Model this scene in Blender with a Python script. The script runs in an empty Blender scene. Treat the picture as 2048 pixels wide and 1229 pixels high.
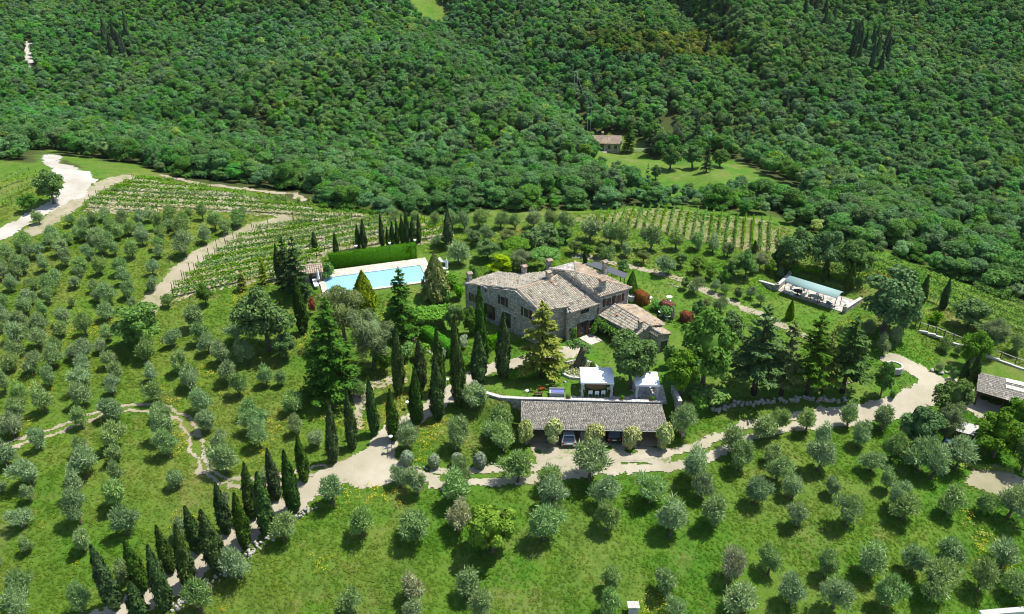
import bpy, math, random
import numpy as np
from mathutils import Vector
random.seed(7)
SC = bpy.context.scene
COL = SC.collection
R = math.radians
# ------------------------------------------------------------------ camera
F_PX, TILT, CAMZ = 1593.0, R(28.24), 60.0
cam_d = bpy.data.cameras.new('camera'); cam = bpy.data.objects.new('camera', cam_d); COL.objects.link(cam)
cam.location = (0, 0, CAMZ); cam.rotation_euler = (R(90) - TILT, 0, 0)
cam_d.sensor_width = 36.0; cam_d.lens = F_PX / 2048 * 36.0
cam_d.clip_start = 1.0; cam_d.clip_end = 6000
SC.camera = cam
# ------------------------------------------------------------------ sky, sun, exposure
SUN_EL, SUN_H = R(66), (0.94, 0.34)
SUN_ROT = math.atan2(SUN_H[0], SUN_H[1])
W = bpy.data.worlds.new('World'); SC.world = W; W.use_nodes = True
nt = W.node_tree; nt.nodes.clear()
sky = nt.nodes.new('ShaderNodeTexSky'); sky.sky_type = 'NISHITA'; sky.sun_disc = False
sky.sun_elevation = SUN_EL; sky.sun_rotation = SUN_ROT; sky.altitude = 400
bg = nt.nodes.new('ShaderNodeBackground'); bg.inputs['Strength'].default_value = 0.135
wo = nt.nodes.new('ShaderNodeOutputWorld')
nt.links.new(sky.outputs[0], bg.inputs[0]); nt.links.new(bg.outputs[0], wo.inputs[0])
sd = bpy.data.lights.new('sun', 'SUN'); sd.energy = 4.8; sd.angle = R(0.53); sd.color = (1.0, 0.985, 0.93)
so = bpy.data.objects.new('sun', sd); COL.objects.link(so)
n_ = math.hypot(*SUN_H)
SUNV = Vector((SUN_H[0] / n_ * math.cos(SUN_EL), SUN_H[1] / n_ * math.cos(SUN_EL), math.sin(SUN_EL)))
so.rotation_euler = SUNV.to_track_quat('Z', 'Y').to_euler(); so.location = (60, 60, 200)
vs = SC.view_settings; vs.view_transform = 'Standard'; vs.look = 'None'; vs.gamma = 1.0; vs.exposure = 0.47
vs.use_curve_mapping = False
SC.cycles.max_bounces = 6; SC.cycles.diffuse_bounces = 3; SC.cycles.transparent_max_bounces = 6
SC.cycles.filter_width = 1.05; SC.cycles.volume_bounces = 0; SC.cycles.volume_step_rate = 10.0
# ------------------------------------------------------------------ projection helpers (photo pixels 2048 x 1229)
FV = np.array([0, math.cos(TILT), -math.sin(TILT)]); UV = np.array([0, math.sin(TILT), math.cos(TILT)])
XV = np.array([1.0, 0, 0]); C0 = np.array([0, 0, CAMZ])
def ray(px, py): return FV + XV * (px - 1024) / F_PX + UV * (614.5 - py) / F_PX
def Pz(px, py, z):
    d = ray(px, py); return C0 + d * ((z - CAMZ) / d[2])
def depth(p): return float((np.asarray(p, float) - C0) @ FV)
def proj(p):
    q = np.asarray(p, float) - C0; d = q @ FV
    return 1024 + F_PX * q[..., 0] / d, 614.5 - F_PX * (q @ UV) / d
def plane3(a, b, c):
    a = np.asarray(a); n = np.cross(np.asarray(b) - a, np.asarray(c) - a); return a, n / np.linalg.norm(n)
def on_plane(px, py, pl):
    d = ray(px, py); return C0 + d * (((pl[0] - C0) @ pl[1]) / (d @ pl[1]))
# ------------------------------------------------------------------ terrain
def vnoise(x, y, scale, seed):
    rs = np.random.RandomState(seed); T = rs.rand(256, 256)
    u, v = np.asarray(x, float) / scale + 1000, np.asarray(y, float) / scale + 1000
    i, j = np.floor(u).astype(int), np.floor(v).astype(int); a, b = u - i, v - j
    a = a * a * (3 - 2 * a); b = b * b * (3 - 2 * b)
    g = lambda p, q: T[p % 256, q % 256]
    return (g(i, j) * (1 - a) + g(i + 1, j) * a) * (1 - b) + (g(i, j + 1) * (1 - a) + g(i + 1, j + 1) * a) * b
def sstep(a, b, x):
    t = np.clip((x - a) / (b - a), 0, 1); return t * t * (3 - 2 * t)
KY = [-400, 0, 40, 52, 62, 70, 75, 81, 88, 95, 105, 115, 125, 140, 160, 200, 3000]
KZ = [-60, -22, -8, -4.6, -2.2, -0.6, 0.0, 0.7, 2.2, 3.1, 3.4, 4.5, 5.2, 6.4, 7.4, 8.0, 8.0]
_ky = np.arange(-400, 3000, 1.0); _kz = np.interp(_ky, KY, KZ); _k = np.ones(7) / 7.0
_kz = np.convolve(np.pad(_kz, 3, 'edge'), _k, 'valid')
def base_h(x, y):
    x, y = np.asarray(x, float), np.asarray(y, float)
    h = np.interp(y, _ky, _kz)
    xr = np.maximum(0, x - 45); h = h - np.minimum(0.0011 * xr * xr, 12)
    xl = np.maximum(0, -x - 30); h = h + np.minimum(0.0006 * xl * xl, 4) * sstep(60, 110, y)
    h = h + (vnoise(x, y, 18, 3) - 0.5) * 0.7 * sstep(26, 40, np.hypot(x - 8, y - 95)) + (vnoise(x, y, 6, 4) - .5) * .16
    return h
def march(px, py, hf):
    d = ray(px, py); t = np.arange(30, 1500, 0.6)
    X = C0[None] + d[None] * t[:, None]
    b = X[:, 2] < hf(X[:, 0], X[:, 1]); k = int(np.argmax(b)) if b.any() else len(t) - 1
    lo, hi = t[max(k - 1, 0)], t[k]
    for _ in range(14):
        m = .5 * (lo + hi); p = C0 + d * m
        if p[2] < float(hf(p[0], p[1])): hi = m
        else: lo = m
    return C0 + d * hi
CREST_PX = [(-420, 318), (0, 322), (150, 338), (280, 352), (480, 386), (640, 414), (760, 430), (900, 432), (1100, 424), (1300, 414), (1430, 424),
            (1545, 440), (1640, 482), (1800, 522), (1920, 566), (2048, 612), (2300, 730)]
_cw = np.array([march(a, b, base_h) for a, b in CREST_PX]); _cw = _cw[np.argsort(_cw[:, 0])]
def crest_y(x): return np.interp(x, _cw[:, 0], _cw[:, 1])
def crest_d(x, y):
    x = np.asarray(x, float); s = (crest_y(x + 6) - crest_y(x - 6)) / 12
    return (y - crest_y(x)) / np.sqrt(1 + np.clip(s, -1.2, 1.2) ** 2)
SD = [-1e4, 0, 15, 40, 70, 110, 160, 220, 280, 360, 500, 1000, 3000]
SZ = [0, 0, -4, -11, -16.5, -17.5, -13.5, -5.5, 5.5, 25, 62, 170, 420]
_sd = np.arange(-60, 3000, 2.0); _sz = np.interp(_sd, SD, SZ); _sz = np.convolve(np.pad(_sz, 5, 'edge'), np.ones(11) / 11, 'valid')
GUL = np.array([(34, 225), (24, 262), (2, 312), (-30, 380), (-60, 460)], float)
def polydist(x, y, P, signed=False):
    x, y = np.asarray(x, float), np.asarray(y, float); best = np.full(np.broadcast(x, y).shape, 1e9); sg = np.ones_like(best)
    for (ax, ay), (bx, by) in zip(P[:-1], P[1:]):
        dx, dy = bx - ax, by - ay; t = np.clip(((x - ax) * dx + (y - ay) * dy) / (dx * dx + dy * dy), 0, 1)
        d = np.hypot(x - ax - t * dx, y - ay - t * dy); c = dx * (y - ay) - dy * (x - ax)
        m = d < best; best = np.where(m, d, best); sg = np.where(m, np.sign(c), sg)
    return best * sg if signed else best
PADS = []   # (polygon xy, z, blend)
def inpoly(x, y, P):
    x, y = np.asarray(x, float), np.asarray(y, float); r = np.zeros(np.broadcast(x, y).shape, bool); n = len(P)
    for i in range(n):
        (x0, y0), (x1, y1) = P[i], P[(i + 1) % n]
        if y0 == y1: continue
        c = ((y0 > y) != (y1 > y)) & (x < (x1 - x0) * (y - y0) / (y1 - y0) + x0); r ^= c
    return r
def hfun(x, y):
    x, y = np.asarray(x, float), np.asarray(y, float)
    h = base_h(x, y); d = crest_d(x, y)
    fall = np.interp(d, _sd, _sz)
    g = polydist(x, y, GUL, True); far = sstep(40, 90, d)
    fall = fall + far * (-8 * np.exp(-(g / 20) ** 2) + 7 * np.exp(-((g - 42) / 34) ** 2) + 3 * np.exp(-((g + 45) / 30) ** 2))
    fall = fall + far * ((vnoise(x, y, 70, 11) - .5) * 9 + (vnoise(x, y, 28, 12) - .5) * 4)
    h = h + np.where(d > 0, fall, 0)
    for P, z, bl in PADS:
        ins = inpoly(x, y, P); dd = polydist(x, y, np.vstack([P, P[:1]]))
        w = np.where(ins, 1.0, 1 - sstep(0, bl, dd)); h = h * (1 - w) + z * w
    return h
def quadpad(c, z, bl): PADS.append((np.array(c, float), z, bl))
quadpad([(-9, 105), (4, 93), (14, 92), (22, 91), (26, 97), (18, 104), (6, 112)], 3.3, 5)                       # house
quadpad([(-3.0, 81.9), (19.6, 81.6), (24, 84), (22, 92), (4, 92), (-4, 86)], 2.9, 2.6)                          # garden terrace
quadpad([(0.2, 74.5), (19.5, 74.0), (19.7, 81.0), (0.2, 81.3)], 0.0, 0.7)                                       # carport
quadpad([(-33, 111.5), (-30.5, 117.5), (-13, 123), (-10, 115), (-13, 109.5), (-27, 105)], 4.5, 4)               # pool
quadpad([(40.5, 111.5), (44.6, 116.5), (53.5, 108.0), (49.4, 102.8)], 2.95, 3)                                  # dining terrace
quadpad([(56, 86), (74, 80), (78, 90), (60, 95)], 1.2, 6)                                                       # shed yard
gx = np.concatenate([np.arange(-1500, -150, 50), np.arange(-150, -100, 3.), np.arange(-100, 100, .7), np.arange(100, 150, 3.), np.arange(150, 1501, 50)])
gy = np.concatenate([np.arange(-150, 30, 12.), np.arange(30, 44, 2.), np.arange(44, 165, .7), np.arange(165, 420, 3.5), np.arange(420, 700, 15.), np.arange(700, 2600, 60.)])
GX, GY = np.meshgrid(gx, gy); GZ = hfun(GX, GY)
def zt(x, y):
    x, y = np.asarray(x, float), np.asarray(y, float)
    i = np.clip(np.searchsorted(gx, x) - 1, 0, len(gx) - 2); j = np.clip(np.searchsorted(gy, y) - 1, 0, len(gy) - 2)
    a = (x - gx[i]) / (gx[i + 1] - gx[i]); b = (y - gy[j]) / (gy[j + 1] - gy[j])
    return (GZ[j, i] * (1 - a) + GZ[j, i + 1] * a) * (1 - b) + (GZ[j + 1, i] * (1 - a) + GZ[j + 1, i + 1] * a) * b
def P(px, py): return march(px, py, zt)
def PL(pts): return np.array([P(a, b)[:2] for a, b in pts])
def gpt(x, y, dz=0.0): return np.array([x, y, float(zt(x, y)) + dz])
def height_at(base, py_top):
    """height of an upright thing standing at base whose top shows at photo row py_top"""
    lo, hi = 0.1, 40.0
    for _ in range(30):
        m = .5 * (lo + hi)
        if proj(np.array(base) + [0, 0, m])[1] > py_top: lo = m
        else: hi = m
    return lo
def m_per_px(p): return depth(p) / F_PX
# ------------------------------------------------------------------ node helpers and materials
def mat(name):
    m = bpy.data.materials.new(name); m.use_nodes = True; t = m.node_tree; t.nodes.clear()
    o = t.nodes.new('ShaderNodeOutputMaterial'); return m, t, o
def N(t, typ, **kw):
    n = t.nodes.new(typ)
    for k, v in kw.items():
        if k.startswith('i_'):
            key = k[2:]; key = int(key) if key.isdigit() else key
            n.inputs[key].default_value = v
        else: setattr(n, k, v)
    return n
def L(t, a, b): t.links.new(a, b)
def rgba(c): return (c[0], c[1], c[2], 1)
def noise_n(t, vec, scale, detail=4, rough=.6):
    n = N(t, 'ShaderNodeTexNoise', i_Scale=scale, i_Detail=detail, i_Roughness=rough); L(t, vec, n.inputs['Vector']); return n.outputs['Fac']
def ramp(t, fac, stops):
    r = t.nodes.new('ShaderNodeValToRGB'); e = r.color_ramp.elements
    while len(e) < len(stops): e.new(0.5)
    for q, (p, c) in zip(e, stops): q.position = p; q.color = rgba(c) if not np.isscalar(c) else (c, c, c, 1)
    L(t, fac, r.inputs[0]); return r.outputs[0]
def mix(t, fac, a, b, mode='MIX'):
    m = N(t, 'ShaderNodeMix', data_type='RGBA', blend_type=mode)
    for s, v in ((m.inputs[0], fac), (m.inputs[6], a), (m.inputs[7], b)):
        if hasattr(v, 'links') or hasattr(v, 'is_linked'): L(t, v, s)
        elif np.isscalar(v): s.default_value = v
        else: s.default_value = rgba(v)
    return m.outputs[2]
def mathn(t, op, a, b=0.0):
    m = N(t, 'ShaderNodeMath', operation=op)
    for i, v in ((0, a), (1, b)):
        if hasattr(v, 'is_linked'): L(t, v, m.inputs[i])
        else: m.inputs[i].default_value = v
    return m.outputs[0]
def wpos(t): return N(t, 'ShaderNodeNewGeometry').outputs['Position']
def opos(t): return N(t, 'ShaderNodeTexCoord').outputs['Object']
def bump(t, h, strength=.5, dist=.05):
    b = N(t, 'ShaderNodeBump', i_Strength=strength, i_Distance=dist); L(t, h, b.inputs['Height']); return b.outputs[0]
def prin(t, o, col, rough=.8, spec=.3, nrm=None, metal=0.0):
    p = N(t, 'ShaderNodeBsdfPrincipled', i_Roughness=rough, i_Metallic=metal); p.inputs['Specular IOR Level'].default_value = spec
    if hasattr(col, 'is_linked'): L(t, col, p.inputs['Base Color'])
    else: p.inputs['Base Color'].default_value = rgba(col)
    if nrm: L(t, nrm, p.inputs['Normal'])
    L(t, p.outputs[0], o.inputs[0]); return p
MATS = {}
def plain(name, col, rough=.7, spec=.3, var=.25, scale=6., metal=0.0, bmp=.15):
    """a painted / cast surface with fine mottling and wear"""
    if name in MATS: return MATS[name]
    m, t, o = mat(name); v = opos(t); n = noise_n(t, v, scale, 5, .65); n2 = noise_n(t, v, scale * .17, 3)
    c = mix(t, n, [x * (1 - var) for x in col], [min(1, x * (1 + var)) for x in col]); c = mix(t, mathn(t, 'MULTIPLY', n2, .35), c, [x * .7 for x in col])
    prin(t, o, c, rough, spec, bump(t, n, bmp, .02), metal); MATS[name] = m; return m
def leaf(name, dark, light, trans=.22, rough=.6, spec=.12, jit=.35, tintattr=False):
    if name in MATS: return MATS[name]
    m, t, o = mat(name)
    a = N(t, 'ShaderNodeAttribute', attribute_name='tone'); oi = N(t, 'ShaderNodeObjectInfo')
    c = mix(t, a.outputs['Fac'], dark, light)
    hs = N(t, 'ShaderNodeHueSaturation'); L(t, c, hs.inputs['Color'])
    r = oi.outputs['Random']
    L(t, mathn(t, 'ADD', mathn(t, 'MULTIPLY', r, jit), 1 - jit / 2), hs.inputs['Value'])
    r2 = mathn(t, 'FRACT', mathn(t, 'MULTIPLY', r, 17.31))
    L(t, mathn(t, 'ADD', mathn(t, 'MULTIPLY', r2, .035), .48), hs.inputs['Hue'])
    r3 = mathn(t, 'FRACT', mathn(t, 'MULTIPLY', r, 41.7))
    L(t, mathn(t, 'ADD', mathn(t, 'MULTIPLY', r3, .35), .8), hs.inputs['Saturation'])
    c = hs.outputs[0]
    if tintattr:
        ta = N(t, 'ShaderNodeAttribute', attribute_name='tint', attribute_type='INSTANCER')
        c = mix(t, 1.0, c, ta.outputs['Color'], 'MULTIPLY')
    p = N(t, 'ShaderNodeBsdfPrincipled', i_Roughness=rough); p.inputs['Specular IOR Level'].default_value = spec
    L(t, c, p.inputs['Base Color'])
    tr = N(t, 'ShaderNodeBsdfTranslucent'); L(t, mix(t, 1.0, c, (1.0, 1.15, .55), 'MULTIPLY'), tr.inputs[0])
    ms = N(t, 'ShaderNodeMixShader', i_0=trans); L(t, p.outputs[0], ms.inputs[1]); L(t, tr.outputs[0], ms.inputs[2]); L(t, ms.outputs[0], o.inputs[0])
    MATS[name] = m; return m
def meadow_colour(t, v):
    big = noise_n(t, v, .045, 4, .6); mid = noise_n(t, v, .22, 5, .65); fine = noise_n(t, v, 2.2, 4, .7)
    g = ramp(t, mid, [(.28, (.038, .125, .012)), (.44, (.078, .185, .018)), (.58, (.125, .205, .028)), (.74, (.205, .215, .070))])
    g2 = ramp(t, big, [(.38, (.065, .185, .015)), (.50, (.118, .208, .024)), (.62, (.180, .220, .050))])
    c = mix(t, .5, g, g2)
    dry = ramp(t, noise_n(t, v, .12, 6, .7), [(.54, 0.0), (.70, .65)])
    c = mix(t, dry, c, (.25, .215, .085))
    sx = N(t, 'ShaderNodeSeparateXYZ'); L(t, v, sx.inputs[0]); west = N(t, 'ShaderNodeMapRange', i_1=-4.0, i_2=-26.0, i_3=0.0, i_4=.28); L(t, sx.outputs[0], west.inputs[0])
    c = mix(t, mathn(t, 'MULTIPLY', west.outputs[0], ramp(t, noise_n(t, v, .09, 4), [(.32, .25), (.6, 1.)])), c, (.185, .195, .038))   # drier, yellower grass on the west slope
    pat = noise_n(t, v, .75, 5, .7); c = mix(t, ramp(t, pat, [(.36, .0), (.56, 1.)]), mix(t, 1., c, (.72, .80, .7), 'MULTIPLY'), c)
    return mix(t, fine, mix(t, 1., c, (.62, .66, .6), 'MULTIPLY'), mix(t, 1., c, (1.28, 1.25, 1.2), 'MULTIPLY'))
def make_ground_mat():
    m, t, o = mat('meadow_ground'); v = wpos(t); c = meadow_colour(t, v)
    fa = N(t, 'ShaderNodeAttribute', attribute_name='wood')
    litter = mix(t, noise_n(t, v, .5, 5), (.03, .055, .012), (.09, .10, .03)); c = mix(t, fa.outputs['Fac'], c, litter)
    n = noise_n(t, v, 3.5, 6, .75); prin(t, o, c, .9, .1, bump(t, n, .9, .25)); return m
def make_soil(name, c1, c2, c3, sc=.9, veg=None):
    m, t, o = mat(name); v = wpos(t); n = noise_n(t, v, sc, 6, .68); f = noise_n(t, v, 7, 5, .75); b = noise_n(t, v, .18, 4)
    c = mix(t, n, c1, c2); c = mix(t, ramp(t, b, [(.4, 0.), (.65, .7)]), c, c3)
    c = mix(t, f, mix(t, 1., c, (.78, .78, .78), 'MULTIPLY'), mix(t, 1., c, (1.18, 1.18, 1.18), 'MULTIPLY'))
    if veg:
        k = ramp(t, mathn(t, 'ADD', mathn(t, 'MULTIPLY', noise_n(t, v, .55, 6, .75), .75), mathn(t, 'MULTIPLY', f, .25)), [(veg, 0.), (veg + .09, .85)])
        c = mix(t, k, c, (.12, .17, .03))
    prin(t, o, c, .95, .1, bump(t, f, .7, .06)); MATS[name] = m; return m
def make_stone(name, a, b, c, sc=3.2, mortar=(.30, .27, .22)):
    m, t, o = mat(name); v = opos(t)
    vo = N(t, 'ShaderNodeTexVoronoi', i_Scale=sc); mp = N(t, 'ShaderNodeMapping'); mp.inputs['Scale'].default_value = (1, 1, 1.7); L(t, v, mp.inputs[0]); L(t, mp.outputs[0], vo.inputs['Vector'])
    sx = N(t, 'ShaderNodeSeparateColor'); L(t, vo.outputs['Color'], sx.inputs[0])
    col = ramp(t, sx.outputs[0], [(.1, a), (.5, b), (.9, c)])
    ve = N(t, 'ShaderNodeTexVoronoi', i_Scale=sc, feature='DISTANCE_TO_EDGE'); L(t, mp.outputs[0], ve.inputs['Vector'])
    e = ramp(t, ve.outputs['Distance'], [(.02, 0.), (.09, 1.)]); col = mix(t, e, mortar, col)
    n = noise_n(t, v, 9, 5); col = mix(t, n, mix(t, 1., col, (.72, .72, .72), 'MULTIPLY'), mix(t, 1., col, (1.25, 1.25, 1.25), 'MULTIPLY'))
    prin(t, o, col, .9, .15, bump(t, mix(t, .3, e, n), .8, .06)); MATS[name] = m; return m
def tone_mat(name, stops, rough=.85, sc=5., spec=.15):
    m, t, o = mat(name); a = N(t, 'ShaderNodeAttribute', attribute_name='tone'); c = ramp(t, a.outputs['Fac'], stops); v = opos(t)
    n = noise_n(t, v, sc, 5, .7); lich = ramp(t, noise_n(t, v, .8, 5, .7), [(.5, 0.), (.72, .55)])
    c = mix(t, lich, c, (.20, .185, .15)); c = mix(t, n, mix(t, 1., c, (.7, .7, .7), 'MULTIPLY'), mix(t, 1., c, (1.25, 1.25, 1.25), 'MULTIPLY'))
    prin(t, o, c, rough, spec, bump(t, n, .4, .02)); MATS[name] = m; return m
# ------------------------------------------------------------------ mesh helpers
def mesh_np(name, V, Q=None, T=None, tone=None, smooth=False, material=None):
    me = bpy.data.meshes.new(name); V = np.asarray(V, np.float32)
    Q = np.zeros((0, 4), int) if Q is None else np.asarray(Q, int).reshape(-1, 4); T = np.zeros((0, 3), int) if T is None else np.asarray(T, int).reshape(-1, 3)
    me.vertices.add(len(V)); me.vertices.foreach_set('co', V.ravel())
    lp = np.concatenate([Q.ravel(), T.ravel()]).astype(np.int32); me.loops.add(len(lp)); me.loops.foreach_set('vertex_index', lp)
    nq, n3 = len(Q), len(T); me.polygons.add(nq + n3)
    st = np.concatenate([np.arange(nq) * 4, nq * 4 + np.arange(n3) * 3]).astype(np.int32); me.polygons.foreach_set('loop_start', st)
    if smooth: me.polygons.foreach_set('use_smooth', np.ones(nq + n3, bool))
    me.update(calc_edges=True)
    if tone is not None:
        a = me.attributes.new('tone', 'FLOAT', 'FACE'); a.data.foreach_set('value', np.asarray(tone, np.float32))
    if material: me.materials.append(material)
    return me
class MB:
    def __init__(s): s.v, s.f, s.tone = [], [], []
    def add(s, vs_, fs):
        o = len(s.v); s.v += [tuple(map(float, q)) for q in vs_]; s.f += [tuple(i + o for i in f) for f in fs]; return s
    def box(s, c, d, rz=0.0, taper=1.0, tilt=None):
        x, y, z = d[0] / 2, d[1] / 2, d[2] / 2; pts = []
        for k, (sx, sy, sz) in enumerate([(-1, -1, -1), (1, -1, -1), (1, 1, -1), (-1, 1, -1), (-1, -1, 1), (1, -1, 1), (1, 1, 1), (-1, 1, 1)]):
            q = taper if sz > 0 else 1.0; p = [sx * x * q, sy * y * q, sz * z]
            if tilt: p = list(Vector(p) @ tilt)
            cs, sn = math.cos(rz), math.sin(rz); pts.append((c[0] + p[0] * cs - p[1] * sn, c[1] + p[0] * sn + p[1] * cs, c[2] + p[2]))
        return s.add(pts, [(0, 3, 2, 1), (4, 5, 6, 7), (0, 1, 5, 4), (1, 2, 6, 5), (2, 3, 7, 6), (3, 0, 4, 7)])
    def tube(s, pts, rad, n=6, cap=True):
        pts = [np.asarray(p, float) for p in pts]; rad = [rad] * len(pts) if np.isscalar(rad) else rad; rings = []
        for i, p in enumerate(pts):
            d = pts[min(i + 1, len(pts) - 1)] - pts[max(i - 1, 0)]; d = d / (np.linalg.norm(d) + 1e-9)
            a = np.cross(d, [0.3, .1, 1] if abs(d[2]) < .9 else [1, 0, 0]); a /= np.linalg.norm(a); b = np.cross(d, a)
            rings.append([p + rad[i] * (a * math.cos(2 * math.pi * k / n) + b * math.sin(2 * math.pi * k / n)) for k in range(n)])
        o = len(s.v); fs = []
        for i in range(len(pts) - 1):
            for k in range(n): fs.append((i * n + k, i * n + (k + 1) % n, (i + 1) * n + (k + 1) % n, (i + 1) * n + k))
        if cap: fs += [tuple(range(n))[::-1], tuple((len(pts) - 1) * n + k for k in range(n))]
        return s.add([q for r in rings for q in r], fs)
    def lathe(s, c, prof, n=12):
        o = [(c[0] + r * math.cos(2 * math.pi * k / n), c[1] + r * math.sin(2 * math.pi * k / n), c[2] + z) for r, z in prof for k in range(n)]
        fs = [(i * n + k, i * n + (k + 1) % n, (i + 1) * n + (k + 1) % n, (i + 1) * n + k) for i in range(len(prof) - 1) for k in range(n)]
        fs += [tuple(range(n))[::-1], tuple((len(prof) - 1) * n + k for k in range(n))]; return s.add(o, fs)
    def prism(s, poly, z0, z1):
        n = len(poly); vs_ = [(p[0], p[1], z0) for p in poly] + [(p[0], p[1], z1) for p in poly]
        return s.add(vs_, [tuple(range(n))[::-1], tuple(range(n, 2 * n))] + [(i, (i + 1) % n, n + (i + 1) % n, n + i) for i in range(n)])
    def slab(s, pts, th):
        pts = [np.asarray(p, float) for p in pts]; n = len(pts); nn = np.cross(pts[1] - pts[0], pts[2] - pts[0]); nn /= np.linalg.norm(nn)
        if nn[2] < 0: nn = -nn; pts = pts[::-1]
        return s.add(pts + [p - nn * th for p in pts], [tuple(range(n)), tuple(range(n, 2 * n))[::-1]] + [(i, n + i, n + (i + 1) % n, (i + 1) % n) for i in range(n)])
    def mesh(s, name, material=None, smooth=False):
        me = bpy.data.meshes.new(name); me.from_pydata(s.v, [], s.f); me.update()
        if s.tone: a = me.attributes.new('tone', 'FLOAT', 'FACE'); a.data.foreach_set('value', np.asarray(s.tone, np.float32))
        if smooth: me.polygons.foreach_set('use_smooth', np.ones(len(s.f), bool))
        if material: me.materials.append(material)
        return me
    def build(s, name, material, parent=None, smooth=False): return obj(name, s.mesh(name, material, smooth), parent)
def obj(name, me, parent=None):
    o = bpy.data.objects.new(name, me); COL.objects.link(o)
    if parent is not None: o.parent = parent
    return o
def tag(o, label=None, cat=None, group=None, kind=None):
    if label: o['label'] = label
    if cat: o['category'] = cat
    if group: o['group'] = group
    if kind: o['kind'] = kind
    return o
def thing(name, label, cat, loc=(0, 0, 0), rz=0.0, group=None, scale=None):
    o = bpy.data.objects.new(name, None); COL.objects.link(o); o.empty_display_size = .3
    o.location = [float(q) for q in loc]; o.rotation_euler = (0, 0, rz)
    if scale: o.scale = scale
    return tag(o, label, cat, group)
OW = ['', 'first', 'second', 'third', 'fourth', 'fifth', 'sixth', 'seventh', 'eighth', 'ninth', 'tenth', 'eleventh', 'twelfth', 'thirteenth', 'fourteenth', 'fifteenth', 'sixteenth', 'seventeenth', 'eighteenth', 'nineteenth', 'twentieth']
def ordw(n):
    if n < len(OW): return OW[n]
    s = {1: 'st', 2: 'nd', 3: 'rd'}.get(n % 10 if n % 100 not in (11, 12, 13) else 0, 'th'); return '%d%s' % (n, s)
# ------------------------------------------------------------------ materials in use
M_GROUND = make_ground_mat()
M_GRAVEL = make_soil('gravel_drive', (.37, .325, .235), (.48, .43, .33), (.31, .27, .18), 1.1, veg=.58)
M_APRON = make_soil('weedy_gravel', (.36, .315, .23), (.47, .42, .32), (.30, .26, .17), 1.1, veg=.50)
M_PALE = plain('weathered_limestone', (.40, .375, .33), .9, .1, .35, 3)
M_TRACK = make_soil('bare_track', (.30, .25, .17), (.45, .39, .29), (.25, .21, .13), 1.3, veg=.56)
M_ROADW = make_soil('white_road', (.42, .385, .33), (.53, .49, .43), (.34, .295, .22), .6, veg=.60)
M_SOIL = make_soil('vineyard_soil', (.30, .255, .17), (.42, .365, .26), (.22, .21, .10), .8, veg=.53)
M_SOILG = make_soil('grassy_vineyard_soil', (.26, .23, .12), (.36, .31, .19), (.15, .18, .05), .8, veg=.45)
M_LAWN = make_soil('lawn_turf', (.045, .130, .010), (.110, .215, .020), (.155, .195, .040), 2.4)
M_STONE = make_stone('rubble_stone', (.26, .235, .20), (.40, .365, .31), (.56, .53, .47), 3.0)
M_DRY = make_stone('drystone', (.30, .275, .235), (.42, .39, .34), (.55, .52, .46), 2.4, (.10, .09, .07))
M_PAVE = make_stone('crazy_paving', (.42, .38, .33), (.52, .48, .42), (.60, .56, .50), 1.5, (.30, .27, .22))
M_COPING = make_stone('pool_paving', (.50, .43, .34), (.58, .51, .42), (.66, .61, .54), 1.6, (.44, .38, .30))
M_TILE = tone_mat('terracotta_tiles', [(0., (.185, .16, .12)), (.25, (.32, .28, .215)), (.55, (.435, .39, .305)), (.8, (.45, .355, .25)), (1., (.59, .55, .455))])
M_TILER = tone_mat('red_terracotta_tiles', [(0., (.21, .16, .11)), (.3, (.35, .27, .19)), (.6, (.45, .355, .26)), (.85, (.47, .31, .20)), (1., (.53, .47, .38))])
M_SLATE = tone_mat('stone_slates', [(0., (.165, .15, .125)), (.4, (.26, .237, .198)), (.75, (.34, .308, .255)), (1., (.45, .40, .32))])
M_WOOD = plain('brown_timber', (.085, .048, .026), .75, .2)
M_BARK = plain('bark', (.13, .105, .08), .95, .1, .4, 9, bmp=.6)
M_BARKD = plain('dark_bark', (.065, .05, .038), .95, .1, .4, 9, bmp=.6)
M_DARK = plain('shadowed_interior', (.05, .042, .035), .9, .1)
M_GLASS = plain('window_glass', (.03, .035, .045), .12, .6, .2, 2)
M_WHITE = plain('white_canvas', (.86, .86, .85), .8, .2, .03, 3)
M_WPAINT = plain('white_paint', (.78, .78, .76), .5, .4, .06, 4)
M_IRON = plain('black_iron', (.03, .03, .032), .5, .4)
M_PLASTER = plain('ochre_plaster', (.72, .58, .40), .9, .1, .3, 1.2)
M_CONC = plain('pale_concrete', (.50, .48, .44), .85, .2)
M_TERRA = plain('terracotta', (.42, .20, .11), .8, .2)
M_CLOTH = plain('grey_cloth', (.45, .44, .45), .85, .1)
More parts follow.
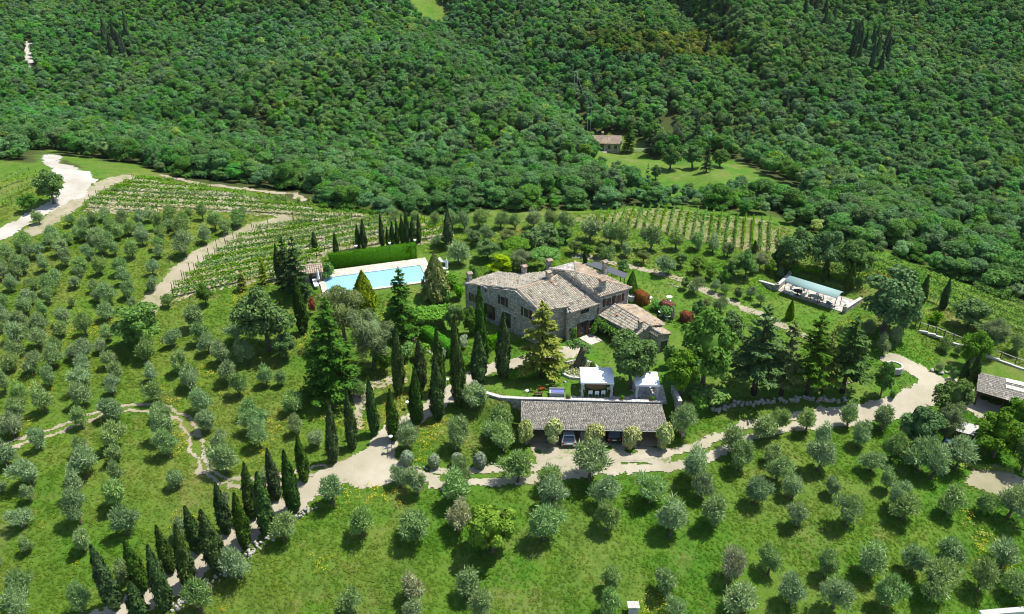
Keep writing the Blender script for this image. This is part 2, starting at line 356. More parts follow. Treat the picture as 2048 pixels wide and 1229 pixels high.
LF = dict(
    olive=leaf('olive_leaves', (.145, .225, .072), (.410, .555, .230), .28, .6, .1, .3),
    paleolive=leaf('pale_olive_leaves', (.20, .22, .10), (.50, .52, .32), .28, .6, .1, .2),
    cypress=leaf('cypress_leaves', (.022, .050, .010), (.082, .150, .030), .06, .6, .1, .3),
    fir=leaf('fir_needles', (.032, .090, .013), (.115, .225, .032), .12, .6, .1, .2),
    yfir=leaf('yellow_fir_needles', (.105, .150, .014), (.300, .350, .050), .15, .6, .1, .2),
    dfir=leaf('dark_fir_needles', (.022, .052, .014), (.070, .130, .034), .08, .6, .1, .2),
    broad=leaf('broad_leaves', (.056, .140, .020), (.185, .320, .055), .25, .6, .1, .3),
    oak=leaf('oak_leaves', (.048, .120, .020), (.155, .285, .052), .2, .6, .1, .3),
    fig=leaf('fig_leaves', (.070, .170, .016), (.225, .370, .050), .22, .6, .1, .15),
    lime=leaf('lime_leaves', (0.208, 0.351, 0.016), (0.375, 0.500, 0.031), .25, .6, .1, .15),
    pine=leaf('pine_needles', (0.075, 0.240, 0.015), (0.160, 0.362, 0.029), .2, .6, .1, .2),
    grey=leaf('tamarisk_sprays', (.085, .135, .036), (.250, .310, .110), .2, .6, .1, .2),
    hedge=leaf('hedge_leaves', (0.052, 0.184, 0.018), (0.181, 0.371, 0.033), .2, .6, .1, .2),
    dhedge=leaf('laurel_hedge_leaves', (.045, .130, .012), (.150, .300, .028), .2, .6, .1, .1),
    varieg=leaf('variegated_leaves', (.20, .27, .05), (.74, .72, .28), .2, .6, .1, .2),
    red=leaf('photinia_leaves', (.110, .110, .028), (.520, .075, .055), .2, .6, .1, .2),
    vine=leaf('vine_leaves', (.085, .200, .018), (.230, .420, .045), .28, .6, .1, .2),
    lav=leaf('lavender_leaves', (0.158, 0.219, 0.123), (0.412, 0.478, 0.314), .15, .6, .1, .2),
    wood=leaf('woodland_leaves', (.044, .130, .028), (.142, .318, .068), .2, .6, .1, .55, True),
    wcon=leaf('woodland_conifer', (.030, .065, .026), (.085, .140, .060), .1, .6, .1, .4, True),
    wedge=leaf('wood_edge_leaves', (.044, .126, .026), (.142, .308, .066), .2, .6, .1, .5),
)
# ------------------------------------------------------------------ foliage geometry
def unit(v): return v / (np.linalg.norm(v, axis=-1, keepdims=True) + 1e-9)
def cards(rs, pos, nrm, ln, wd, up=None, jitter=.5):
    """folded diamond leaf sprays; each is a real little quad facing its own way"""
    n = len(pos); nrm = unit(nrm + rs.normal(0, jitter, (n, 3)))
    t = rs.normal(0, 1, (n, 3)) if up is None else up + rs.normal(0, .35, (n, 3))
    t = unit(t - nrm * np.sum(t * nrm, 1, keepdims=True)); b = np.cross(nrm, t)
    ln = (np.asarray(ln) * rs.uniform(.7, 1.3, n))[:, None] / 2; wd = (np.asarray(wd) * rs.uniform(.7, 1.3, n))[:, None] / 2
    V = np.stack([pos - t * ln, pos + b * wd + nrm * wd * .35, pos + t * ln, pos - b * wd + nrm * wd * .35], 1).reshape(-1, 3)
    return V, np.arange(n * 4).reshape(n, 4), rs.beta(1.6, 1.8, n)
def sph(rs, n): return unit(rs.normal(0, 1, (n, 3)))
ICO_V, ICO_F = None, None
def ico():
    global ICO_V, ICO_F
    if ICO_V is None:
        p = (1 + 5 ** .5) / 2
        ICO_V = unit(np.array([(-1, p, 0), (1, p, 0), (-1, -p, 0), (1, -p, 0), (0, -1, p), (0, 1, p), (0, -1, -p), (0, 1, -p), (p, 0, -1), (p, 0, 1), (-p, 0, -1), (-p, 0, 1)], float))
        ICO_F = np.array([(0, 11, 5), (0, 5, 1), (0, 1, 7), (0, 7, 10), (0, 10, 11), (1, 5, 9), (5, 11, 4), (11, 10, 2), (10, 7, 6), (7, 1, 8), (3, 9, 4), (3, 4, 2), (3, 2, 6), (3, 6, 8), (3, 8, 9), (4, 9, 5), (2, 4, 11), (6, 2, 10), (8, 6, 7), (9, 8, 1)])
    return ICO_V, ICO_F
class Fol:
    def __init__(s, seed): s.rs = np.random.RandomState(seed); s.V, s.Q, s.T, s.tq, s.tt, s.n = [], [], [], [], [], 0
    def cards(s, pos, nrm, ln, wd, up=None, jitter=.5, tone=None):
        v, q, t = cards(s.rs, np.asarray(pos), np.asarray(nrm), ln, wd, up, jitter); s.V.append(v); s.Q.append(q + s.n); s.tq.append(t if tone is None else np.clip(t * .6 + tone, 0, 1)); s.n += len(v)
    def blob(s, c, r, tone=.3):
        v, f = ico(); s.V.append(np.asarray(c) + v * np.asarray(r) * s.rs.uniform(.8, 1.1, (12, 1))); s.T.append(f + s.n); s.tt.append(np.full(20, tone)); s.n += 12
    def tris(s, V, T, tone=.1): s.V.append(np.asarray(V)); s.T.append(np.asarray(T) + s.n); s.tt.append(np.full(len(T), tone)); s.n += len(V)
    def clump(s, c, r, n, ln, wd, up=.25, jitter=.45):
        d = sph(s.rs, n); d[:, 2] = np.where(d[:, 2] < -.3, -d[:, 2], d[:, 2]); rr = s.rs.uniform(.72, 1.06, (n, 1))
        s.cards(np.asarray(c) + d * np.asarray(r) * rr, d + [0, 0, up], ln, wd, None, jitter)
    def mesh(s, name, m):
        tq = np.concatenate(s.tq) if s.tq else np.zeros(0); tt = np.concatenate(s.tt) if s.tt else np.zeros(0)
        return mesh_np(name, np.concatenate(s.V), np.concatenate(s.Q) if s.Q else None, np.concatenate(s.T) if s.T else None, np.concatenate([tq, tt]), material=m)
def trunk_mesh(seed, h, r, limbs, reach, m, lean=.1, top=.55, n=7):
    rs = np.random.RandomState(seed); b = MB(); k = rs.uniform(-lean, lean, 2)
    pts = [np.array([k[0] * q * h, k[1] * q * h, q * h * top]) for q in (-.04, .12, .4, .7, 1.0)]
    b.tube(pts, [r * 1.5, r * 1.1, r * .9, r * .8, r * .55], n)
    for i in range(limbs):
        a = 2 * math.pi * (i + rs.uniform(-.3, .3)) / limbs; q = rs.uniform(.45, 1.0); s0 = pts[0] * 0 + np.array([k[0] * q * h, k[1] * q * h, q * h * top])
        e = s0 + np.array([math.cos(a) * reach * rs.uniform(.5, .9), math.sin(a) * reach * rs.uniform(.5, .9), h * rs.uniform(.14, .3)]); mdl = .5 * (s0 + e) + [0, 0, h * .05]
        b.tube([s0, mdl, e], [r * .55, r * .36, r * .12], 5)
    return b.mesh('trunk', m, True)
def olive_var(seed, m):     # 4 m tall, 3.6 m wide, open and shaggy
    f = Fol(seed); rs = f.rs; n = 19; bias = rs.normal(0, .35, 2)
    for i in range(n):
        d = sph(rs, 1)[0]; q = rs.uniform(.4, .95)
        c = np.array([d[0] * 1.3 * q + bias[0] * (d[2] > 0), d[1] * 1.3 * q + bias[1] * (d[2] > 0), 1.8 + d[2] * 1.25 * q]); r = rs.uniform(.40, .82)
        f.clump(c, (r, r, r * .95), int(105 * r / .6), .32, .12, .3, .65)
        k = int(60 * r / .6); dd = sph(rs, k); dd[:, 2] = np.abs(dd[:, 2]) * 1.2; f.cards(c + dd * r * rs.uniform(.95, 1.3, (k, 1)), np.cross(dd, sph(rs, k)), .55, .10, dd, .25)
    f.clump((0, 0, 1.75), (1.05, 1.05, 1.1), 150, .36, .15, .2, .7)
    return f.mesh('olive_crown', m), trunk_mesh(seed + 1, 2.6, .15, 4, 1.0, M_BARK, .16, .5)
def cypress_var(seed, m):   # 9 m tall, 1.6 m wide
    f = Fol(seed); rs = f.rs; n = 4600; z = rs.uniform(.0, 1, n) ** .9; a = rs.uniform(0, 2 * math.pi, n)
    ks = rs.uniform(2, 6, 4); ph = rs.uniform(0, 6.28, 8)
    pr = lambda z: np.interp(z, [0, .04, .15, .32, .55, .75, .9, 1.0], [.40, .60, .90, 1., .84, .55, .26, .03])
    lump = lambda a, z: 1 + .14 * np.sin(3 * a + ph[0] + 9 * z) + .12 * np.sin(5 * a + ph[1] - 17 * z) + .07 * np.sin(2 * a + ph[2] + 31 * z)
    rr = .74 * pr(z) * lump(a, z) * np.where(rs.rand(n) < .1, rs.uniform(1.04, 1.22, n), rs.uniform(.78, 1.05, n)); d = np.stack([np.cos(a), np.sin(a), np.full(n, .25)], 1)
    pos = np.stack([np.cos(a) * rr, np.sin(a) * rr, .12 + z * 8.85], 1); up = np.stack([np.cos(a) * .25, np.sin(a) * .25, np.ones(n)], 1)
    f.cards(pos, d, .46, .17, up, .35)
    zz = np.linspace(0, 1, 12); A = np.linspace(0, 2 * math.pi, 11)[:-1]; V = []; T = []
    for q in zz:
        for w in A: rq = .74 * .80 * pr(q) * lump(np.array([w]), np.array([q]))[0]; V.append((math.cos(w) * rq, math.sin(w) * rq, .15 + q * 8.6))
    for i in range(11):
        for k in range(10): a0, a1, b0, b1 = i * 10 + k, i * 10 + (k + 1) % 10, (i + 1) * 10 + k, (i + 1) * 10 + (k + 1) % 10; T += [(a0, a1, b1), (a0, b1, b0)]
    f.tris(V, T, .15)
    return f.mesh('cypress_crown', m), MB().tube([(0, 0, -.3), (0, 0, .6), (0, 0, 3)], [.2, .16, .1], 7).mesh('trunk', M_BARKD, True)
def conifer_var(seed, m, droop=.18, full=1.0, bare=.12, levels=17):      # 10 m tall, 6 m wide
    f = Fol(seed); rs = f.rs
    for i in range(levels):
        q = bare + (1 - bare) * (i + rs.uniform(-.3, .3)) / levels; zc = q * 10; Lm = 3.1 * (1 - q) ** .75 * full + .12; nb = int(5 + 4 * (1 - q) + rs.randint(0, 3))
        for b in range(nb):
            a = rs.uniform(0, 6.283); Lb = Lm * rs.uniform(.65, 1.12); dr = droop * rs.uniform(.2, 1.6) - .12 * q; d = np.array([math.cos(a), math.sin(a), 0]); sd_ = np.array([-d[1], d[0], 0])
            k = max(8, int(60 * Lb / 2.2)); s = rs.uniform(.15, 1, k); w = (.12 + .28 * (1 - np.abs(s - .55) * 1.3)) * Lb * .62; lat = rs.uniform(-1, 1, k)
            pos = d * (s * Lb)[:, None] + sd_ * (w * lat)[:, None] + np.array([0, 0, zc]) + np.stack([0 * s, 0 * s, -dr * Lb * s ** 1.5 + .25 * q * s - .1 * np.abs(lat)], 1)
            up = d[None] * .8 + sd_[None] * lat[:, None] * .9; f.cards(pos, np.tile([0, 0, 1.], (k, 1)) + d * .25, .48, .2, up, .35)
    f.cards(np.stack([np.zeros(30), np.zeros(30), rs.uniform(8.8, 10.1, 30)], 1) + rs.normal(0, .06, (30, 3)), sph(rs, 30), .4, .16, np.tile([0, 0, 1.], (30, 1)))
    b = MB().tube([(0, 0, -.3), (0, 0, 1.5), (0, 0, 6), (0, 0, 9.8)], [.30, .22, .13, .03], 8); return f.mesh('conifer_crown', m), b.mesh('trunk', M_BARKD, True)
def broad_var(seed, m, n=32, dens=170, ln=.42, wd=.24, flat=1.0, top=.45, low=.14, bark=None):    # 7 m tall, 6 m wide
    f = Fol(seed); rs = f.rs; zc, zr = 7 * (low + 1) / 2, 7 * (1 - low) / 2
    for i in range(n):
        d = sph(rs, 1)[0]; q = rs.uniform(.5, .86); r = rs.uniform(.62, 1.15); c = np.array([d[0] * 2.7 * q, d[1] * 2.7 * q, zc + d[2] * zr * q * flat])
        f.clump(c, (r, r, r * .8), int(dens * r), ln, wd, .35, .5)
        if q < .7: f.blob(c, (r * .42, r * .42, r * .4), .32)
    f.blob((0, 0, zc), (1.5, 1.5, zr * .55), .32)
    return f.mesh('leafy_crown', m), trunk_mesh(seed + 5, 7, .22, 5, 2.0, bark or M_BARK, .08, top)
def umbrella_var(seed, m):  # stone pine, 6 m tall, 6 m wide
    f = Fol(seed); rs = f.rs
    for i in range(26):
        a = rs.uniform(0, 6.283); q = rs.uniform(0, 1) ** .5; r = rs.uniform(.6, .95); c = np.array([math.cos(a) * 2.4 * q, math.sin(a) * 2.4 * q, 5.3 - 1.2 * q * q]); f.clump(c, (r, r, r * .6), 110, .36, .16, .6, .5); f.blob(c - [0, 0, .1], (r * .7, r * .7, r * .4), .32)
    return f.mesh('pine_crown', m), trunk_mesh(seed, 6, .2, 5, 1.7, M_BARK, .08, .62)
def wood_var(seed, m, n=13, tall=1.0, cards_n=105, low=False, csz=.46):   # woodland tree 7 m tall, 6 m wide: fewer, larger sprays
    f = Fol(seed); rs = f.rs
    for i in range(n):
        d = sph(rs, 1)[0]; q = rs.uniform(.4, .85); r = rs.uniform(.75, 1.35); c = np.array([d[0] * 2.3 * q, d[1] * 2.3 * q, 4.3 + abs(d[2]) * 2.0 * q * tall - (d[2] < 0) * 1.4 * q])
        f.clump(c, (r, r, r * .82), int(cards_n * r), csz, csz * .6, .45, .45); f.blob(c, (r * .62, r * .62, r * .52), .32)
    f.blob((0, 0, 3.6), (1.7, 1.7, 2.2), .32)
    if low:
        for i in range(9): a = i * .7 + rs.uniform(0, .3); c = np.array([math.cos(a) * 1.9, math.sin(a) * 1.9, 1.5 + rs.uniform(-.5, .7)]); f.clump(c, (1.1, 1.1, 1.0), int(cards_n * 1.1), csz, csz * .6, .45, .45); f.blob(c, (.7, .7, .6), .32)
    return f.mesh('woodland_crown', m), MB().tube([(0, 0, -.6), (.1, 0, 1.5), (0, .1, 4.2)], [.24, .18, .1], 6).mesh('trunk', M_BARKD, True)
def shrub_var(seed, m, n=9, dens=90, ln=.2, wd=.11):      # 1.2 m tall, 1.4 m wide
    f = Fol(seed); rs = f.rs
    for i in range(n):
        d = sph(rs, 1)[0]; q = rs.uniform(.3, .75); r = rs.uniform(.24, .4); c = np.array([d[0] * .6 * q, d[1] * .6 * q, .6 + d[2] * .5 * q]); f.clump(c, (r, r, r), int(dens * r / .3), ln, wd, .4, .5); f.blob(c, (r * .75,) * 3, .32)
    return f.mesh('foliage', m), None
def ball_var(seed, m):      # clipped ball 1.2 m across
    f = Fol(seed); rs = f.rs; d = sph(rs, 900); f.cards(np.array([0, 0, .56]) + d * .6 * rs.uniform(.93, 1.03, (900, 1)), d, .13, .09, None, .4)
    v, t = ico()
    for _ in range(1): f.tris(np.array([0, 0, .56]) + v * .6, t, .12)
    return f.mesh('foliage', m), None
def cone_var(seed, m, spread=1.0):      # clipped egg-shaped conifer 4 m tall, 2.6 m wide
    f = Fol(seed); rs = f.rs; n = 3000; z = rs.uniform(0, 1, n); a = rs.uniform(0, 6.283, n); pr = lambda z: np.interp(z, [0, .1, .3, .6, .85, 1], [.75, 1, .98, .68, .3, .02]) * 1.28
    lump = 1 + .08 * np.sin(5 * a + 11 * z) + .07 * np.sin(8 * a - 19 * z + 1); r = pr(z) * lump * rs.uniform(.85, 1.06, n); d = np.stack([np.cos(a), np.sin(a), np.full(n, .5)], 1)
    f.cards(np.stack([np.cos(a) * r, np.sin(a) * r, z * 4], 1), d, .3, .16, d * .5 + [0, 0, 1], .45)
    for q in np.linspace(.1, .8, 6): f.blob((0, 0, q * 4), (pr(q) * .82, pr(q) * .82, .5), .32)
    return f.mesh('foliage', m), MB().tube([(0, 0, -.2), (0, 0, 1)], .12, 6).mesh('trunk', M_BARKD)
KINDS = {}
def kind(k, maker, nom, n, *a, **kw):
    KINDS[k] = ([maker(100 + 13 * i + 7 * len(KINDS), *a, **kw) for i in range(n)], nom)
kind('olive', olive_var, (3.9, 3.7), 8, LF['olive']); kind('paleolive', olive_var, (3.9, 3.7), 3, LF['paleolive'])
kind('cypress', cypress_var, (9.0, 1.6), 6, LF['cypress'])
kind('fir', conifer_var, (10., 6.), 2, LF['fir']); kind('yfir', conifer_var, (10., 6.), 3, LF['yfir'], .25, 1.0, .2, 15); kind('dfir', conifer_var, (10., 6.), 3, LF['dfir'])
kind('cedar', conifer_var, (10., 6.), 3, LF['fir'], .02, 1.1, .28, 13)
kind('broad', broad_var, (7., 6.), 4, LF['broad']); kind('oak', broad_var, (7., 6.), 4, LF['oak'], 34, 165, .40, .24)
kind('fig', broad_var, (7., 6.), 2, LF['fig'], 34, 190, .46, .30, 1.0, .4, .1); kind('magnolia', broad_var, (7., 6.), 1, LF['broad'], 40, 240, .42, .27, 1.0, .4, .18); kind('grey', broad_var, (7., 6.), 2, LF['grey'], 30, 170, .6, .08, 1., .5, .15)
kind('lime', broad_var, (7., 6.), 2, LF['lime'], 24, 130, .4, .25, 1., .3, .08); kind('pine', umbrella_var, (6., 6.4), 2, LF['pine'])
kind('thuja', cone_var, (4., 2.7), 2, LF['yfir']); kind('cone', cone_var, (4., 2.7), 1, LF['dhedge'])
kind('shrub', shrub_var, (1.2, 1.4), 4, LF['hedge']); kind('rshrub', shrub_var, (1.2, 1.4), 2, LF['red']); kind('vshrub', shrub_var, (1.2, 1.4), 4, LF['varieg'], 13, 210, .15, .09)
kind('lshrub', shrub_var, (1.2, 1.4), 2, LF['lav'], 9, 120, .22, .06); kind('lball', ball_var, (1.16, 1.2), 2, LF['lav']); kind('ball', ball_var, (1.16, 1.2), 2, LF['hedge'])
kind('edge', wood_var, (7., 6.), 7, LF['wedge'], 15, 1., 170, True, .40)
_vi = {}
def tree(k, name, label, cat, loc, h, w, group=None, rz=None, lean=0.0):
    var, nom = KINDS[k]; i = _vi.get(k, 0); _vi[k] = i + 1; cm, tm = var[i % len(var)]
    o = thing(name, label, cat, loc, random.uniform(0, 6.28) if rz is None else rz, group, (w / nom[1], w / nom[1], h / nom[0]))
    c = obj('crown' if tm else 'foliage', cm, o)
    if tm: obj('trunk', tm, o)
    return o
def tree_px(k, name, label, cat, cx, top, base, wpx, group=None, minh=.4):
    b = P(cx, base); h = max(minh, height_at(b, top)); return tree(k, name, label, cat, b, h, wpx * m_per_px(b + [0, 0, h / 2]), group)
# ------------------------------------------------------------------ the ground sheet
ny, nx = GX.shape; idx = np.arange(nx * ny).reshape(ny, nx)
Qg = np.stack([idx[:-1, :-1], idx[:-1, 1:], idx[1:, 1:], idx[1:, :-1]], -1).reshape(-1, 4)
gme = mesh_np('ground', np.stack([GX, GY, GZ], -1).reshape(-1, 3), Qg, smooth=True, material=M_GROUND)
wd_ = sstep(1, 7, crest_d(GX, GY) + (vnoise(GX, GY, 5, 21) - .5) * 6)
GROUND = tag(obj('ground', gme), kind='structure')
# ------------------------------------------------------------------ roads, lawns and bare patches draped on the ground
def drape(name, mask, bbox, cell, m, dz, thing_kind='structure'):
    x = np.arange(bbox[0], bbox[1], cell); y = np.arange(bbox[2], bbox[3], cell); X, Y = np.meshgrid(x, y)
    cx, cy = X[:-1, :-1] + cell / 2, Y[:-1, :-1] + cell / 2; K = mask(cx, cy)
    id_ = np.arange(X.size).reshape(X.shape); Q = np.stack([id_[:-1, :-1], id_[:-1, 1:], id_[1:, 1:], id_[1:, :-1]], -1)[K]
    u, inv = np.unique(Q.ravel(), return_inverse=True); xv, yv = X.ravel()[u], Y.ravel()[u]
    xv = xv + (vnoise(xv, yv, cell * .8, 6) - .5) * cell * 1.1; yv = yv + (vnoise(xv, yv, cell * .8, 8) - .5) * cell * 1.1; V = np.stack([xv, yv, zt(xv, yv) + dz], 1)
    o = tag(obj(name, mesh_np(name, V, inv.reshape(-1, 4), smooth=True, material=m)), kind=thing_kind); return o
def bb(A, pad=4): return (A[:, 0].min() - pad, A[:, 0].max() + pad, A[:, 1].min() - pad, A[:, 1].max() + pad)
def strip_mask(A, half, rag=.5, gap=0., seed=1, gapx=None):
    def f(x, y):
        n = (vnoise(x, y, 1.3, seed) - .5) * 2 * rag + (vnoise(x, y, .45, seed + 1) - .5) * rag; d = polydist(x, y, A)
        k = d < half + n
        if gap: k &= ~((d < gap + .8 * n) & ((vnoise(x, y, 4, seed + 2) > .15)))
        return k
    return f
def poly_mask(A, rag=.8, seed=1):
    return lambda x, y: inpoly(x + (vnoise(x, y, 2.2, seed) - .5) * 2 * rag + (vnoise(x, y, .6, seed + 2) - .5) * rag, y + (vnoise(x, y, 2.2, seed + 1) - .5) * 2 * rag, A)
MAIN = PL([(150, 1275), (246, 1226), (297, 1192), (342, 1164), (403, 1127), (458, 1089), (506, 1055), (560, 1017), (615, 983), (683, 942), (740, 915), (770, 888)])
HOUSED = PL([(740, 915), (765, 880), (811, 848), (864, 812), (899, 788), (934, 765), (975, 743), (1017, 730), (1071, 718), (1127, 706), (1147, 703)])
EAST = PL([(740, 938), (790, 948), (834, 956), (919, 956), (1005, 951), (1073, 946), (1124, 939), (1227, 927), (1329, 922), (1399, 908), (1450, 884), (1502, 860), (1587, 843), (1656, 836), (1724, 829), (1792, 818), (1832, 798), (1862, 776), (1870, 762), (1845, 746), (1809, 729), (1786, 722)])
JUNC = PL([(672, 962), (690, 930), (768, 878), (792, 893), (800, 925), (835, 940), (880, 948), (880, 966), (800, 968), (720, 972)])
APRON = PL([(1062, 892), (1075, 930), (1100, 948), (1180, 938), (1330, 925), (1345, 905), (1318, 892), (1250, 893), (1160, 888)])
YARD = PL([(1862, 752), (1898, 756), (1940, 778), (1955, 802), (2060, 830), (2060, 862), (1965, 838), (1905, 806), (1865, 790)])
drape('gravel_drive', lambda x, y: strip_mask(MAIN, 1.5, .45, 0, 31)(x, y) | strip_mask(HOUSED, 1.25, .4, 0, 33)(x, y) | poly_mask(JUNC, .7, 35)(x, y), bb(np.vstack([MAIN, HOUSED, JUNC])), .2, M_GRAVEL, .05)
drape('gravel_track', lambda x, y: (strip_mask(EAST, 1.5, .4, .42, 41)(x, y) | (strip_mask(EAST[-9:], 1.6, .5, 0, 43)(x, y)) | poly_mask(YARD, 1., 47)(x, y)) & ~(x < -9.5), bb(np.vstack([EAST, YARD])), .2, M_GRAVEL, .075)
drape('parking_apron', lambda x, y: poly_mask(APRON, .9, 45)(x, y) & (vnoise(x, y, 1.6, 46) > sstep(73.5, 77, y) * .42), bb(APRON), .2, M_APRON, .06)
FT = PL([(-40, 905), (40, 885), (110, 862), (170, 838), (215, 822), (270, 815), (330, 820), (368, 838), (385, 870), (395, 905), (412, 940), (445, 962), (500, 968), (560, 962), (640, 938)])
drape('field_track', strip_mask(FT, .85, .4, .38, 51), bb(FT), .2, M_TRACK, .045)
HEAD = PL([(292, 622), (325, 585), (365, 540), (415, 503), (470, 472), (520, 452), (560, 442)])
drape('vineyard_headland', lambda x, y: strip_mask(HEAD, 1.55, .6, 0, 55)(x, y), bb(HEAD), .3, M_SOIL, .05)
HEAD2 = PL([(70, 462), (115, 432), (150, 405), (185, 382), (215, 365), (260, 352)])
drape('upper_headland', strip_mask(HEAD2, 1.6, .6, 0, 57), bb(HEAD2), .35, M_SOIL, .05)
WROAD = PL([(-60, 500), (5, 468), (60, 435), (105, 412), (140, 388), (160, 362), (150, 345), (118, 334), (100, 325), (104, 312)])
drape('white_road', lambda x, y: strip_mask(WROAD, 1.6, .5, 0, 59)(x, y) | (polydist(x, y, WROAD[4:8]) < 1.9 + 1.5 * vnoise(x, y, 2, 60)), bb(WROAD, 8), .4, M_ROADW, .06)
WPATH = PL([(330, 352), (400, 368), (480, 378), (540, 385), (590, 388), (600, 400)])
drape('edge_path', strip_mask(WPATH, .9, .7, 0, 61), bb(WPATH), .4, M_TRACK, .05)
LAWNS = [PL([(1215, 560), (1290, 535), (1330, 560), (1470, 585), (1500, 620), (1480, 650), (1400, 640), (1330, 625), (1260, 600)]),
         PL([(980, 785), (1000, 750), (1130, 720), (1190, 690), (1255, 715), (1260, 790), (1180, 800), (1040, 797)]),
         PL([(790, 590), (870, 600), (925, 620), (930, 690), (880, 680), (800, 660)]), PL([(880, 520), (950, 510), (950, 560), (890, 570)]),
         PL([(1520, 590), (1690, 635), (1640, 670), (1500, 615)]), PL([(1400, 720), (1480, 730), (1700, 780), (1790, 760), (1800, 790), (1640, 815), (1450, 790)])]
drape('lawn', lambda x, y: np.logical_or.reduce([poly_mask(A, .6, 65)(x, y) for A in LAWNS]) & ~((y < 82.4) & (y > 70) & (x > -2) & (x < 21)), bb(np.vstack(LAWNS), 2), .35, M_LAWN, .035)
VEG = PL([(1935, 940), (1990, 930), (2060, 960), (2060, 1010), (1975, 985), (1930, 965)])
drape('vegetable_patch', poly_mask(VEG, .4, 67), bb(VEG), .3, M_SOIL, .06)
STEPS = PL([(715, 850), (722, 800), (740, 770), (775, 765), (800, 760)])
drape('grassy_path', strip_mask(STEPS, .8, .5, 0, 69), bb(STEPS), .2, M_TRACK, .045)
BANK = PL([(1300, 505), (1330, 520), (1300, 545), (1268, 545), (1270, 520)])
drape('gravel_walk', strip_mask(PL([(1150, 512), (1200, 520), (1260, 535), (1310, 545), (1375, 565), (1440, 595), (1520, 630), (1570, 655), (1640, 690)]), .7, .35, 0, 71), bb(PL([(1150, 512), (1640, 690)]), 12), .2, M_TRACK, .06)
V1 = PL([(185, 400), (285, 356), (480, 391), (640, 419), (770, 436), (640, 446), (545, 434), (430, 420), (300, 424), (160, 428)])
V2 = PL([(545, 452), (640, 448), (780, 440), (905, 452), (900, 475), (800, 495), (655, 505), (615, 540), (560, 565), (470, 572), (345, 606), (350, 580), (415, 524), (480, 480)])
V3 = PL([(1120, 443), (1168, 432), (1230, 424), (1310, 417), (1430, 428), (1542, 444), (1562, 484), (1545, 508), (1440, 492), (1330, 470), (1250, 452)])
V4 = PL([(1600, 470), (1640, 487), (1800, 528), (1920, 572), (2060, 622), (2060, 690), (1950, 650), (1880, 632), (1850, 600), (1790, 560), (1730, 545), (1640, 500)])
V5 = PL([(1550, 530), (1600, 516), (1690, 540), (1735, 562), (1700, 578), (1620, 552)])
V6 = PL([(-40, 372), (20, 352), (75, 345), (70, 375), (20, 410), (-40, 440)])
drape('vineyard_soil', lambda x, y: poly_mask(V1, 1., 73)(x, y) | poly_mask(V2, .8, 75)(x, y), bb(np.vstack([V1, V2])), .5, M_SOIL, .035)
drape('vineyard_strip_soil', lambda x, y: poly_mask(V3, .8, 77)(x, y), bb(V3), .4, M_SOILG, .035)
def vine_rows(name, poly, a, b, spacing, n0, where, h=1.35, dens=24, post=5.0, gaps=.12, wide=.4):
    """rows of vines on posts: one thing for each row"""
    d = b[:2] - a[:2]; d = d / np.linalg.norm(d); nrm = np.array([-d[1], d[0]])
    if nrm[1] < 0: nrm = -nrm
    s = poly @ nrm; k = 0
    for c in np.arange(s.min() + spacing * .4, s.max(), spacing):
        cuts = []
        for i in range(len(poly)):
            p, q = poly[i], poly[(i + 1) % len(poly)]; sp, sq = p @ nrm - c, q @ nrm - c
            if (sp > 0) != (sq > 0): w = p + (q - p) * (sp / (sp - sq)); cuts.append(float(w @ d))
        cuts.sort()
        for t0, t1 in zip(cuts[::2], cuts[1::2]):
            if t1 - t0 < 4: continue
            k += 1; rs = np.random.RandomState(n0 + k); n = int((t1 - t0) * dens); t = rs.uniform(t0 + .2, t1 - .2, n); keep = vnoise(t, np.full(n, c * 7.), 1.1, n0) > gaps * 2; t = t[keep]; n = len(t)
            ctr = d * ((t0 + t1) / 2) + nrm * c; x = d[0] * t + nrm[0] * c; y = d[1] * t + nrm[1] * c; off = rs.normal(0, wide * .42, n)
            z = zt(x, y) + .45 + rs.beta(2, 1.7, n) * (h - .35); pos = np.stack([x + nrm[0] * off, y + nrm[1] * off, z], 1); o0 = gpt(*ctr)
            f = Fol(n0 + k); sn = np.sign(off)[:, None] * np.append(nrm, 0)[None]; f.cards(pos - o0, sn * .7 + [0, 0, .8], .27, .21, None, .5)
            r = thing('vine_row', '%s, %s row from the front' % (where, ordw(k)), 'vine row', o0, 0, 'vine rows: ' + name); obj('foliage', f.mesh('vine_foliage', LF['vine']), r)
            b_ = MB()
            for q in np.arange(t0, t1, 1.1): p = gpt(d[0] * q + nrm[0] * c, d[1] * q + nrm[1] * c) - o0; b_.tube([p - [0, 0, .1], p + [rs.normal(0, .06), 0, .6]], [.03, .02], 4)
            tag(b_.build('stem', M_BARKD, r), kind='stuff')
            for q in (t0, t1):
                p = gpt(d[0] * q + nrm[0] * c, d[1] * q + nrm[1] * c) - o0; MB().tube([p - [0, 0, .2], p + [0, 0, h + .2]], .045, 5).build('post', M_BARKD, r)
vine_rows('upper vineyard', V1, P(200, 386), P(470, 400), 2.1, 1000, 'row of green vines across the upper left vineyard', 1.35, 50, wide=.34, gaps=.08)
vine_rows('pool vineyard', V2, P(380, 585), P(560, 545), 2.0, 2000, 'leafy vine row in the vineyard above the pool', 1.45, 62, wide=.34, gaps=.06)
vine_rows('striped vineyard', V3, P(1355.5, 465), P(1364, 430), 1.42, 3000, 'straight vine row in the striped vineyard by the wood', 1.1, 34, gaps=.0, wide=.22)
vine_rows('slope vineyard', V4, P(1780, 535), P(2000, 625), 2.3, 4000, 'yellow-green vine row on the right slope below the wood', 1.4, 46, gaps=.0, wide=.6)
vine_rows('terrace vineyard', V5, P(1560, 527), P(1700, 570), 1.9, 5000, 'short vine row behind the arched canopy terrace', 1.5, 40, gaps=.0, wide=.9)
vine_rows('corner vineyard', V6, P(-30, 400), P(60, 365), 2.2, 5500, 'vine row in the far left corner plot', 1.2, 16)
